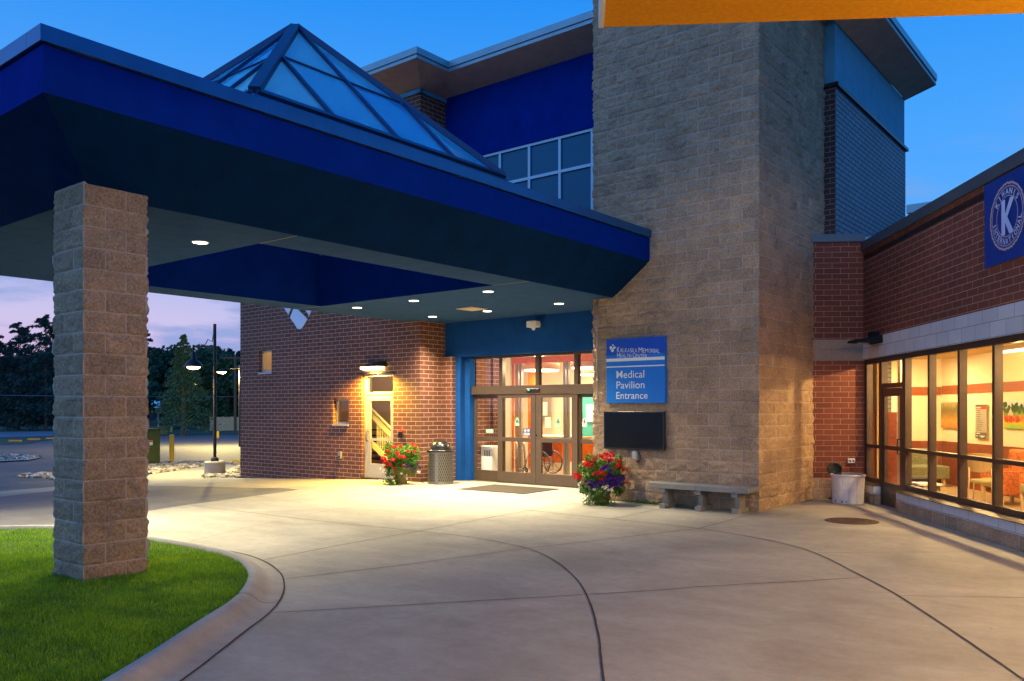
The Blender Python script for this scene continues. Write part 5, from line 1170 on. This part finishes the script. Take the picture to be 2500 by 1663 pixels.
def table(label,p0,q0,p1,q1,h,m_,g=None):
    t_=T('low_table',label,'table','W',((p0+p1)/2,(q0+q1)/2,0)); t_.part('tabletop',MB().box(p0,q0,h-.035,p1,q1,h),m_,bevel=.005)
    for x in (p0+.06,p1-.06):
        for y in (q0+.06,q1-.06): t_.part('leg',MB().box(x-.025,y-.025,0,x+.025,y+.025,h-.035),mat('table_leg',(.09,.055,.03),.5))
    t_.part('stretcher',MB().box(p0+.06,q0+.05,.12,p0+.08,q1-.05,.15),mat('table_leg'))
table('low wooden table behind the rightmost window bays',6.25,10.1,6.85,11.75,.40,mat('table_wood',(.45,.24,.08),.4)); table('small white topped side table behind the wing door',5.95,14.9,6.35,15.3,.42,M_white)
# ---- banner
bq0=onp(2403,WP-.03,'W'); ztop=zz(454,bq0[2]); zbot=zz(656,bq0[2]); bqa=bq0[1]; bw_=1.25; qc=bqa-.60; zc=(ztop+zbot)/2+.01; Re=.455
bnn=T('club_banner','dark blue cloth banner with a laurel ringed letter K on the red brick wing','banner','W',(WP,qc,zbot))
cl=MB(); nx,nz=26,20; vs=[]
for j in range(nz+1):
    for i in range(nx+1):
        f_,g_=i/nx,j/nz; wv=.010*math.sin(f_*9+g_*4)*(.3+abs(g_-.5))+.006*math.sin(g_*13-f_*7); vs.append((WP-.028+wv*.5,bqa-bw_*f_,zbot+(ztop-zbot)*g_))
cl.add(vs,[(j*(nx+1)+i,j*(nx+1)+i+1,(j+1)*(nx+1)+i+1,(j+1)*(nx+1)+i) for j in range(nz) for i in range(nx)])
bnn.part('cloth',cl,mat('banner_navy',(.003,.035,.24),.45,spec=.3),smooth=True)
px_=WP-.040
def bp(a,b): return (px_,qc-a,zc+b)
M_bpink=mat('banner_rose',(.50,.38,.42),.5); M_bblue=mat('banner_pale',(.48,.55,.80),.5); M_bnavy=mat('banner_navy')
ring=MB()
def annul(mb,r0,r1,n=56,d=0):
    vs=[]
    for i in range(n):
        a=2*math.pi*i/n
        for r in (r0,r1): x,y,z=bp(r*math.cos(a),r*math.sin(a)); vs.append((x-d,y,z))
    mb.add(vs,[(2*i,2*i+1,(2*i+3)%(2*n),(2*i+2)%(2*n)) for i in range(n)])
annul(ring,Re*.80,Re*.825); annul(ring,Re*.545,Re*.57); bnn.part('ring',ring,M_bpink)
lv=MB()
for k in range(40):
    a=2*math.pi*(k+.5)/40; sgn=1 if math.cos(a)<0 else -1
    c_=Vector((math.cos(a),math.sin(a)))*Re*.90; tdir=Vector((-math.sin(a),math.cos(a)))*(-sgn); rd=Vector((math.cos(a),math.sin(a))); d_=(tdir*.92+rd*(.35 if k%2 else .12)).normalized(); n_=Vector((-d_.y,d_.x)); l_=Re*.105; w_=Re*.033
    lv.poly([bp(*(c_+d_*l_*x+n_*w_*y)) for x,y in ((-1,0),(-.4,.8),(.3,.9),(1,0),(.3,-.9),(-.4,-.8))])
bnn.part('laurel',lv,M_bpink)
kk=MB(); K=[(-.30,.48),(-.10,.48),(-.10,.08),(.16,.48),(.40,.48),(.02,-.02),(.36,-.50),(.12,-.50),(-.10,-.16),(-.10,-.50),(-.30,-.50)]
for pl_ in (K[:3]+[K[8],K[9],K[10]],[(-.10,.08),(.16,.48),(.40,.48),(.02,-.02),(.36,-.50),(.12,-.50),(-.10,-.16)]): kk.poly([bp(x*Re*1.0-.0,z*Re*1.0) for x,z in pl_])
bnn.part('letter_K',kk,M_bblue)
tx=MB()
def arc_text(s,a_start,a_end,r,up):
    vs_=[textmb(ch,1,.03) for ch in s]
    for i,(vv,ff) in enumerate(vs_):
        a=R_(a_start+(a_end-a_start)*(i+.5)/len(s)); x0=min(v[0] for v in vv);x1=max(v[0] for v in vv)
        for v in (0,): pass
        h=Re*.16; w_=min((x1-x0)/.7*h*1.05,abs(R_(a_end-a_start))*r/len(s)*.82); out=[]
        for v in vv:
            lx=((v[0]-x0)/(x1-x0)-.5)*w_; ly=(v[1]/.7-.5)*h
            rd=Vector((math.cos(a),math.sin(a))); td=Vector((math.sin(a),-math.cos(a)))
            if not up: rd,td=-rd,-td
            base=Vector((math.cos(a),math.sin(a)))*r; p=base+td*lx+rd*ly; out.append(bp(p.x,p.y))
        tx.add(out,ff)
arc_text('KIWANIS',150,30,Re*.685,True); arc_text('INTERNATIONAL',185,355,Re*.685,False)
bnn.part('lettering',tx,M_bblue)
# wall pack light on the stone band
a=onp(2145,WP,'W'); wp=T('wall_pack_light','unlit black wedge shaped light on the grey stone band of the wing','lamp','W',(WP,a[1],2.9)); q_=a[1]
M_matt=mat('matt_black',(.010,.010,.011),.7,spec=.15)
wp.part('housing',MB().hexa([(WP-.50,q_-.16,2.90),(WP-.012,q_-.26,2.88),(WP-.012,q_+.26,2.88),(WP-.50,q_+.16,2.90),(WP-.49,q_-.14,2.94),(WP-.012,q_-.24,3.02),(WP-.012,q_+.24,3.02),(WP-.49,q_+.14,2.94)]).box(WP-.16,q_-.08,3.0,WP-.012,q_+.08,3.09),M_matt,bevel=.008); wp.part('lens',MB().box(WP-.40,q_-.12,2.875,WP-.2,q_+.12,2.893),mat('dull_lens',(.35,.3,.25),.3))
# outlet, barrel and hose bell beside the wing door
a=onq(2078,WQ,'W'); zo=zz(1125,a[2]); wo_=T('outlet_box','white double outlet on the orange lit brick above the white tub','outlet','W',(a[0],WQ,zo)); wo_.part('plate',MB().box(a[0]-.065,WQ-.03,zo-.045,a[0]+.065,WQ,zo+.045),M_white,bevel=.006); wo_.part('socket',MB().cyl((a[0]-.028,WQ-.036,zo),.018,.008,12,ax='y').cyl((a[0]+.028,WQ-.036,zo),.018,.008,12,ax='y'),M_black)
bt=T('white_tub','white ribbed plastic tub standing in the corner beside the wing door','tub','W',(4.98,15.62,0),local=True)
m_=MB(); n=84; vs=[]
for rr,z in ((.262,.0),(.268,.02),(.285,.49),(.287,.5)):
    for i in range(n):
        g_=.007 if (i%6) in (0,) else 0; vs.append(((rr-g_)*math.cos(2*math.pi*i/n),(rr-g_)*math.sin(2*math.pi*i/n),z))
m_.add(vs,[(k*n+i,k*n+(i+1)%n,(k+1)*n+(i+1)%n,(k+1)*n+i) for k in range(3) for i in range(n)]); m_.lathe((0,0,.0),[(.25,.03),(.268,.48)],40); m_.cyl((0,0,.03),.25,.005,40)
M_tub=mat('tub_plastic',(.60,.57,.55),.4,noise_amt=.12,nscale=9)
bt.part('body',m_,M_tub); bt.part('rim',MB().lathe((0,0,.49),[(.282,0),(.305,.005),(.308,.03),(.285,.04),(.262,.035)],48),M_tub,smooth=True)
m_=MB()
for a in (-1.95,-2.25,-2.75): m_.cyl((.262*math.cos(a)-.0,.262*math.sin(a)-.006,.045),.018,.012,12,ax='y')
bt.part('drain_plug',m_,M_black)
X,Y=toN('W',4.80,15.80); hb=T('hose_reel','round black hose bell standing inside the white tub','hose','N',(X,Y,.05),rz=0,local=True)
hb.part('drum',MB().lathe((0,0,0),[(0,0),(.12,0),(.12,.02),(0.1,.025),(0,.03)],24).cyl((0,-.05,.55),.118,.14,28,ax='y',cap=False).torus((0,-.05,.55),.115,.018,'y'),mat('hose_dark',(.035,.033,.028),.5),smooth=True); hb.part('core',MB().cyl((0,.03,.55),.10,.03,24,ax='y').tube([(0,.02,.03),(0,.02,.5)],.05),mat('hose_bluegrey',(.03,.045,.05),.4))
# ================================================================== SECOND CANOPY OVERHEAD (orange)
CZ=4.40; cqf=toF('W',0,5.955)[1]; cpl=toF('W',.62,5.96)[0]
oc_=T('drive_canopy','orange painted canopy underside crossing the top right of the view','canopy','W',(cpl,cqf,CZ))
oc_.part('soffit',MB().box(cpl,-9,CZ,WP-.1,cqf,CZ+.02),M_orange); oc_.part('fascia',MB().box(cpl-.005,-9,CZ-.003,cpl+.03,cqf+.004,CZ+.62).box(cpl+.03,cqf-.03,CZ+.02,WP-.1,cqf+.004,CZ+.62),mat('white_fascia',(.75,.78,.8),.6))
oc_.part('roof_deck',MB().box(cpl-.02,-9,CZ+.62,WP-.1,cqf+.02,CZ+.72),M_darkmetal)
for k,(p,q_,pw,lab) in enumerate(((4.3,4.3,430,'added round lamp under the orange canopy, out of view on the right'),(3.6,-1.5,70,'added round lamp under the orange canopy behind the camera'))):  # added lamps, out of view, that warm the orange ceiling, ground and tower
    o=T('added_canopy_lamp',lab,'ceiling light','W',(p,q_,CZ),group='lamps added under the orange canopy'); o.part('housing',MB().cyl((p,q_,CZ-.05),.17,.05,24),M_white); o.part('lens',MB().lathe((p,q_,CZ-.13),[(0,0),(.09,.01),(.15,.05),(.155,.08)],24),M_emtube,smooth=True)
    lamp('added_canopy_bulb','POINT','W',(p,q_,CZ-.24),pw*1.2,(1,.80,.44),parent=o.o,shadow_soft_size=.12)
oc2=MB(); oc_.part('post',MB().box(cpl+.2,-8.6,0,cpl+.8,-8.0,CZ),M_block)
# ================================================================== WHEELCHAIR AND WALKER INSIDE THE DOORS
def loc_at(u,q):
    a=onq(u,q,'P'); return a
wc=T('wheelchair','folding wheelchair with black seat and spoked wheels behind the sliding doors','wheelchair','P',(-13.15,17.75,0),local=True)
# local: x along the door plane, wheels in planes y=+-.28
for y in (-.27,.27):
    w_=MB(); w_.torus((.12,y,.31),.295,.016,'y',36,8); w_.torus((.12,y-.03 if y<0 else y+.03,.31),.26,.007,'y',36,6)
    for k in range(8): a=2*math.pi*k/8; w_.tube([(.12,y,.31),(.12+.29*math.cos(a),y,.31+.29*math.sin(a))],.008,5)
    w_.cyl((.12,y-.03,.31),.03,.06,12,ax='y'); wc.part('wheel',w_,mat('tyre_grey',(.06,.06,.065),.5))
    c_=MB(); c_.torus((-.42,y*.9,.09),.075,.02,'y',20,8); c_.cyl((-.42,y*.9-.015,.09),.02,.03,8,ax='y'); wc.part('caster',c_,M_black)
    f_=MB(); f_.tube([(.20,y*.85,.92),(.14,y*.85,.90),(.12,y*.85,.5),(.12,y*.85,.20)],.013); f_.tube([(.12,y*.85,.48),(-.34,y*.85,.48),(-.42,y*.85,.20)],.013); f_.tube([(.12,y*.85,.66),(-.25,y*.85,.66),(-.32,y*.85,.48)],.013); f_.tube([(.12,y*.85,.2),(-.38,y*.85,.2)],.013); f_.tube([(-.34,y*.8,.48),(-.52,y*.8,.12)],.012)
    wc.part('side_frame',f_,M_chrome,smooth=True); wc.part('footrest',MB().box(-.66,y*.8-.07,.10,-.48,y*.8+.07,.12),M_chrome); wc.part('armrest',MB().box(-.22,y*.85-.025,.665,.06,y*.85+.025,.70),M_black,bevel=.01)
wc.part('seat',MB().box(-.32,-.24,.46,.12,.24,.50),M_black,bevel=.01); wc.part('backrest',MB().box(.11,-.235,.50,.135,.235,.90),M_black,bevel=.008)
tx=MB(); text_fit(tx,'MA',(.02,.74,.10,.80),lambda a,b:(a,-.262,b),offset=.02); wc.part('side_skirt',MB().box(-.10,-.26,.48,.11,-.25,.84),M_black,bevel=.005); wc.part('lettering',tx,MW)
wk=T('walking_frame','silver folded walking frame standing in front of the wheelchair','walker','P',(-14.25,17.6,0),local=True)
for y in (0,.28):
    f_=MB(); f_.tube([(-.18,y,0),(-.15,y,.72),(-.10,y,.82),(.02,y,.85),(.16,y,.83),(.22,y,.74),(.26,y,0)],.019); f_.tube([(-.15,y,.62),(.23,y,.62)],.01); f_.tube([(-.16,y,.42),(.24,y,.42)],.01); wk.part('side_frame',f_,M_chrome,smooth=True)
wk.o.scale=(1.5,1.1,1.04)
wk.part('front_brace',MB().tube([(-.15,0,.6),(-.15,.28,.6)],.01).tube([(-.16,0,.4),(-.16,.28,.4)],.01),M_chrome)
# ================================================================== YARD BEYOND THE CANOPY
def place(u,v): X,Y,h=gnd(u,v); return X,Y,h
X,Y,h=place(524.5,1158); Yl=Y
sl=T('street_lamp','black pole lamp with bell shade lit yellow, on a round concrete base','street lamp','N',(X,Y,h),local=True)
zt_=zz(792,Y)-h; zb=zz(1126,Y)-h
sl.part('base',MB().lathe((0,0,-.1),[(.318,0),(.322,zb+.06),(.30,zb+.10),(0,zb+.1)],32),concrete('lamp_base_concrete',(.36,.33,.30)),smooth=False)
sl.part('pole_cover',MB().lathe((0,0,zb),[(.12,0),(.12,.06),(.10,.11),(.05,.13)],20),M_darkmetal); sl.part('pole',MB().cyl((0,0,zb),.052,zt_-zb,16,.046).cyl((0,0,zt_-.02),.05,.03,16),M_darkmetal,smooth=False)
za=zz(846,Y)-h; xl=(472.5-524.5)/F*Y; zr=zz(896,Y)-h
ar=MB(); ar.box(xl-.02,-.03,za-.03,0,.03,za+.03); ar.tube([(-.05,0,zt_-.35),(-.08,0,zt_-.55),(-.22,0,za+.22),(-.30,0,za+.06)],.016); ar.tube([(-.04,0,zt_-.05),(-.05,0,zt_-.4)],.012); ar.tube([(xl,0,za+.05),(xl,0,za-.22)],.035)
sl.part('arm',ar,M_darkmetal)
sl.part('shade',MB().lathe((xl,0,zr),[(.295,.0),(.285,.02),(.25,.10),(.17,.19),(.085,.24),(.075,.42),(.05,.45),(0,.46)],28),M_darkmetal,smooth=True); sl.part('bulb',MB().lathe((xl,0,zr-.085),[(0,0),(.12,.015),(.19,.05),(.20,.09),(.0,.14)],24),M_emy,smooth=True)
lx,ly=X+xl,Y
lamp('street_bulb','SPOT','N',(lx,ly,h+zr-.11),2000,(1,.80,.30),parent=sl.o,shadow_soft_size=.12,spot_size=R_(150),spot_blend=.6,aim=(lx,ly,0))
# more distant yard lights
def far_lamp(label,u,v,Yd,r,zb_,power=0,arm=1):
    X=(u-1250)/F*Yd; z=zz(v,Yd); t_=T('yard_light',label,'street lamp','N',(X+arm,Yd,zb_),local=True)
    t_.part('pole',MB().cyl((0,0,0),.07,z-zb_+.35,10,.05),M_darkmetal); t_.part('arm',MB().tube([(0,0,z-zb_+.2),(-arm,0,z-zb_+.15)],.03),M_darkmetal); t_.part('head',MB().lathe((-arm,0,z-zb_-.05),[(r,.05),(r*.7,.13),(0,.2)],14),M_darkmetal); t_.part('bulb',MB().lathe((-arm,0,z-zb_-.1),[(0,0),(r*.7,.03),(r*.95,.10),(0,.2)],14),mat('lamp_far',(1,1,.5),emit=(1,.66,.08),estr=16))
far_lamp('yellow yard light just right of the black lamp pole',541,908,46,.27,-.35); far_lamp('tiny bright yard light in the trees below the bell lamp',479,938,90,.16,-.35,arm=.8)
lamp('yard_bulb','POINT','N',((541-1250)/F*46,46,zz(908,46)-.15),7000,(1,.75,.25),shadow_soft_size=.1)
def bollard(label,u,vb,vt,w,src=None):
    X,Y,h=place(u,vb); H_=zz(vt,Y)-h; r=w/2/F*Y
    t_=T('bollard',label,'bollard','N',(X,Y,h),local=True,group='yellow bollards in the yard'); t_.part('post',MB().lathe((0,0,-.05),[(r,0),(r,H_-.02),(r*.8,H_+.03),(0,H_+.05)],20),M_yellow,smooth=False); t_.part('foot_band',MB().cyl((0,0,-.02),r*1.04,.10,20),mat('bollard_dirt',(.35,.22,.04),.8))
bollard('yellow bollard standing nearest, right of the green cabinet',419.5,1131,1060,11); bollard('yellow bollard behind the black lamp pole',532,1071,1052,6); bollard('small yellow bollard left of the spruce trunk',419,1056,1040,4.5); bollard('yellow bollard peeping over the green cabinet',387.5,1062,1040,5)
# green utility cabinet
Xa,Ya,h=place(391,1135); xl_,yl_=toF('P',Xa,Ya)
gc=T('utility_cabinet','big olive green utility cabinet with two doors behind the stone column','cabinet','P',(xl_,yl_,h),local=True)
H_=zz(1046,Ya)-h; wq=.0; dx=-.42; LW=2.6
gc.part('body',MB().box(-1.2,-LW,.08,0,0,H_-.04),M_green,bevel=.01); gc.part('roof',MB().box(-1.24,-LW-.04,H_-.04,.04,.04,H_),M_green,bevel=.01); gc.part('plinth',MB().box(-1.15,-LW+.05,-.1,-.05,-.05,.08),M_kerb)
for k in range(4): gc.part('door',MB().box(.002,-.05-.62*(k+1)+.01,.14,.02,-.05-.62*k-.01,H_-.10),M_green,bevel=.006)
m_=MB(); m_.box(.021,-.52,.62*H_-.1,.024,-.30,.62*H_+.08); m_.box(.021,-.86,.62*H_-.1,.024,-.72,.62*H_+.08); gc.part('warning_label',m_,mat('label_white',(.7,.66,.6))); gc.part('warning_stripe',MB().box(.0245,-.51,.62*H_+.02,.026,-.31,.62*H_+.07).box(.0245,-.85,.62*H_+.02,.026,-.73,.62*H_+.07),mat('label_red',(.6,.05,.03)))
gc.part('lock',MB().box(.02,-.70,.5*H_,.06,-.64,.5*H_+.12),M_darkmetal)
X,Y,h=place(131,1153); tc_=T('grey_cabinet','pale olive cabinet edge showing left of the stone column','cabinet','N',(X,Y,h),local=True); H_=zz(1060,Y)-h
tc_.part('body',MB().box(0,0,.0,.9,.7,H_-.03),mat('cabinet_olive',(.22,.21,.13),.5,noise_amt=.08),bevel=.01); tc_.part('roof',MB().box(-.02,-.02,H_-.03,.92,.72,H_),M_green)
X,Y,h=place(399,1063); sc=T('small_cabinet','small green cabinet on the grass far behind the bollard','cabinet','N',(X,Y,h),local=True); H_=zz(1041,Y)-h
sc.part('body',MB().box(-.28,0,0,.28,.6,H_),M_green,bevel=.02); sc.part('lid',MB().box(-.30,-.03,H_,.30,.62,H_+.05),M_green)
# parking blocks
def pblock(label,u0,u1,v,m_,L0=None):
    X0,Y0,h=place(u0,v); X1,_,_=place(u1,v); w_=X1-X0
    mb=MB(); mb.hexa([(0,-.09,0),(w_,-.09,0),(w_,.09,0),(0,.09,0),(.05,-.05,.13),(w_-.05,-.05,.13),(w_-.05,.05,.13),(.05,.05,.13)])
    single('parking_block',mb,m_,label,'parking block','N',(X0,Y0,h),group='yellow parking blocks',local=True,bevel=.01)
pblock('yellow parking block cut off by the brown brick wall',566,640,1130,M_yellow)
M_oy=mat('faded_yellow_block',(.55,.24,.03),.7,noise_amt=.2)
for u0,u1,v,l in ((20.6,53,1079,'faded yellow parking block, leftmost of the three by the verge'),(67,98.6,1075,'faded yellow parking block, middle of the three by the verge'),(112,150,1073,'faded yellow parking block, touching the column in the view')): pblock(l,u0,u1,v,M_oy)
# wooden fence
X0,Y0,h=place(512,1054); X1=(700-1250)/F*Y0; H_=zz(1018,Y0)-h
fc=T('wooden_fence','tall weathered wooden board fence beyond the car park','fence','N',(X0,Y0,h),local=True); mb=MB(); x=0; rr_=random.Random(3)
while x<X1-X0: 
    w_=.14; mb.box(x,rr_.uniform(0,.015),.10,x+w_-.008,.03,H_+rr_.uniform(-.03,.03)); x+=w_
fc.part('boards',mb,M_wood)
for k in range(4): fc.part('post',MB().box(.9+k*2.4,.03,0,1.0+k*2.4,.13,H_-.05),M_wood)
fc.part('fence_sign',MB().box(2.6*1.0-.4+.9,-.02,H_*.55,3.1-.4+.9,.0,H_*.85),mat('fence_sign_pale',(.45,.45,.38)))
# house
Xh,Yh=(378-1250)/F*92,92; hz=-.3
ho=T('house','dark two storey house with lit blue windows and a white porch behind the trees','house','N',(Xh,Yh,hz),local=True)
Mh=mat('house_wall',(.055,.075,.10),.9); Mr=mat('house_roof',(.03,.04,.055),.9)
k_=105/F
ho.part('wall',MB().box(-5.5,0,0,1.7,7,zz(948,92)-hz),Mh); H_=zz(948,92)-hz
ho.part('roof',MB().add([(-6,-.5,H_),(2.2,-.5,H_),(2.2,7.5,H_),(-6,7.5,H_),(-5,3.5,H_+2.2),(1.2,3.5,H_+2.2)],[(0,1,5,4),(2,3,4,5),(1,2,5),(3,0,4),(0,3,2,1)]),Mr)
Mw=mat('house_window',(.10,.30,.60),.2,emit=(.06,.30,.75),estr=.8)
for x0,x1 in ((-2.2,-1.45),(-1.1,-.25),(-.05,.6)): ho.part('window',MB().box(x0,-.05,zz(996,92)-hz,x1,0,zz(968,92)-hz),Mw)
ho.part('porch_roof',MB().box(-4,-2.2,zz(1005,92)-hz,2.0,0,zz(1000,92)-hz),Mr)
for x in (-1.1,1.2,1.9): ho.part('porch_post',MB().box(x,-2.1,0,x+.12,-2.0,zz(1005,92)-hz),M_white)
ho.part('door',MB().box(-.6,-.05,0,.3,0,2.1),mat('house_door',(.08,.16,.26)))
# trees
def conifer(label,u,vtop,Yd,wid,m_,seed,group='trees beyond the car park',n=5200,base=.08,ragged=.5,zb=-.35,ls=.16,trunk_r=.16,dens=1.0,pw=.6):
    global rng; rng=np.random.default_rng(seed); X=(u-1250)/F*Yd; H_=zz(vtop,Yd)-zb
    t_=T('conifer_tree',label,'tree','N',(X,Yd,zb),group=group,local=True)
    mb=MB(); nb=int(190*dens); 
    for k in range(nb):
        f_=base+(1-base)*((k+rng.random())/nb); z=H_*f_; L0=wid*(1-f_)**pw*(1-.25*rng.random()*ragged*2)+.05*wid; a=rng.uniform(0,6.283); up=.25*(f_-.35)
        m=int(n/nb); d=Vector((math.cos(a),math.sin(a),0)); s=Vector((-d.y,d.x,0))
        rr=rng.random(m)**.7
        for r in rr:
            sw=L0*.22*(1-r*.6)*rng.normal()*.9; p=d*(L0*r)+s*sw+Vector((0,0,z+up*L0*r-.18*L0*r*r+rng.normal()*.08*L0*.6))
            nn=Vector(rng.normal(size=3)).normalized(); a1=nn.orthogonal().normalized(); b1=nn.cross(a1); sz_=ls*rng.uniform(.5,1.3)*(Yd/72)
            mb.add([p-a1*sz_,p+b1*sz_*.35,p+a1*sz_,p-b1*sz_*.35],[(0,1,2,3)])
    t_.part('crown',mb,m_); t_.part('trunk',MB().cyl((0,0,-.1),trunk_r,H_*.96,8,.03),M_bark); return t_
def broadleaf(label,u,vtop,Yd,wid,seed,n=6000,zb=-.35,m_=None,ls=.2,low=.15):
    global rng; rng=np.random.default_rng(seed); X=(u-1250)/F*Yd; H_=zz(vtop,Yd)-zb
    t_=T('broadleaf_tree',label,'tree','N',(X,Yd,zb),group='trees beyond the car park',local=True); mb=MB(); tr=MB(); tr.cyl((0,0,-.1),.28,H_*.55,8,.14)
    K=26; 
    for k in range(K):
        a=rng.uniform(0,6.283); f_=low+(1-low)*rng.random(); rad=wid*math.sin(math.pi*min(.97,max(.12,(f_-low)/(1-low)*.85+.12)))**.6*rng.uniform(.35,.85); c=Vector((rad*math.cos(a),rad*math.sin(a),H_*f_*.93)); R0=wid*rng.uniform(.16,.34)
        tr.tube([(0,0,H_*max(.2,f_*.6)),tuple(c)],.06,5,r2=.02)
        for _ in range(n//K):
            d=Vector(rng.normal(size=3)).normalized(); p=c+d*R0*rng.random()**.4; p.z=max(.3,p.z)
            nn=Vector(rng.normal(size=3)).normalized(); a1=nn.orthogonal().normalized(); b1=nn.cross(a1); s=ls*rng.uniform(.5,1.3)*(Yd/70)
            mb.add([p-a1*s,p+b1*s*.6,p+a1*s,p-b1*s*.6],[(0,1,2,3)])
    t_.part('crown',mb,m_ or M_decid); t_.part('trunk',tr,M_bark)
conifer('shaggy dark pine at the left edge of the photo',-18,812,80,5.0,M_pine,101,ragged=.9,n=8000,dens=.5)
conifer('dark pine rising beside the left frame edge',45,788,84,4.6,M_pine,102,ragged=.9,n=8000,dens=.5)
conifer('broad dark pine touching the left of the stone column',112,770,82,5.2,M_pine,103,ragged=.9,n=9000,dens=.5)
conifer('pine hidden mostly by the stone column',190,765,86,5.5,M_pine,104,ragged=.9,n=5000,dens=.5)
conifer('pine behind the right side of the stone column',345,796,97,4.2,M_pine,105,ragged=.9,n=8000,dens=.45)
conifer('tall pale green spruce behind the bell lamp with its trunk showing',447,818,66,3.3,M_spruce,106,n=12000,base=.10,zb=-.35,ls=.12,dens=1.3,trunk_r=.22,pw=.95)
broadleaf('leafy tree left of the spruce',405,850,88,4.6,107); broadleaf('leafy tree right of the spruce behind the lamp pole',505,846,92,4.4,108,n=7000); broadleaf('leafy tree beside the brown brick wall',556,868,90,4.0,109)
conifer('dark conifer just left of the brown brick wall',588,858,92,3.0,M_pine,110,n=4500,ragged=.6)
for k,(u,v,Yd,w_) in enumerate(((-60,870,120,9),(40,880,125,9),(150,860,120,9),(260,870,122,9),(350,885,120,8),(430,880,118,8),(520,875,118,8),(610,870,120,8))):
    broadleaf(['low dark trees at the far left edge','low dark trees under the leftmost pines','low dark trees left of the stone column','low dark trees behind the stone column','low dark trees above the house','low dark trees behind the spruce','low dark trees behind the lamp pole','low dark trees behind the brick wall end'][k],u,v,Yd,w_,120+k,n=4500,ls=.34,low=.03,m_=M_pine)
X,Y,h=place(95,1052)
# hedge mass under the left trees
mb=MB(); rng=np.random.default_rng(77)
for k in range(5200):
    u=rng.uniform(-120,640); Yd=rng.uniform(101,114)
    if 330<u<412: continue
    u=u; X=(u-1250)/F*Yd; z=-.3+3.4*rng.random()**.8*(1 if u<330 or u>400 else .25); p=Vector((X,Yd,z)); nn=Vector(rng.normal(size=3)).normalized(); a1=nn.orthogonal().normalized(); b1=nn.cross(a1); s=.5*rng.uniform(.5,1.3)
    mb.add([p-a1*s,p+b1*s*.6,p+a1*s,p-b1*s*.6],[(0,1,2,3)])
single('undergrowth',mb,M_pine,'dark undergrowth along the foot of the far trees','hedge',kind='stuff')
# utility pole and wire
Yd=75; X=(574-1250)/F*Yd; up=T('utility_pole','thin utility pole with a crossarm beside the brick wall end','utility pole','N',(X,Yd,-.35),local=True); zt_=zz(866,Yd)+.35
up.part('pole',MB().cyl((0,0,0),.13,zt_,8,.1),M_bark); up.part('crossarm',MB().box(-1.3,-.06,zt_-.35,.9,.06,zt_-.22),M_bark)
m_=MB(); a=Vector(((-200-1250)/F*70,70,zz(961,70))); b=Vector(((640-1250)/F*76,76,zz(968,76)))
m_.tube([tuple(a.lerp(b,k/12)-Vector((0,0,.12*math.sin(math.pi*k/12)))) for k in range(13)],.022,5)
single('power_wire',m_,mat('wire_blue',(.10,.16,.28),.4),'thin overhead wire crossing low in front of the dark trees','wire')
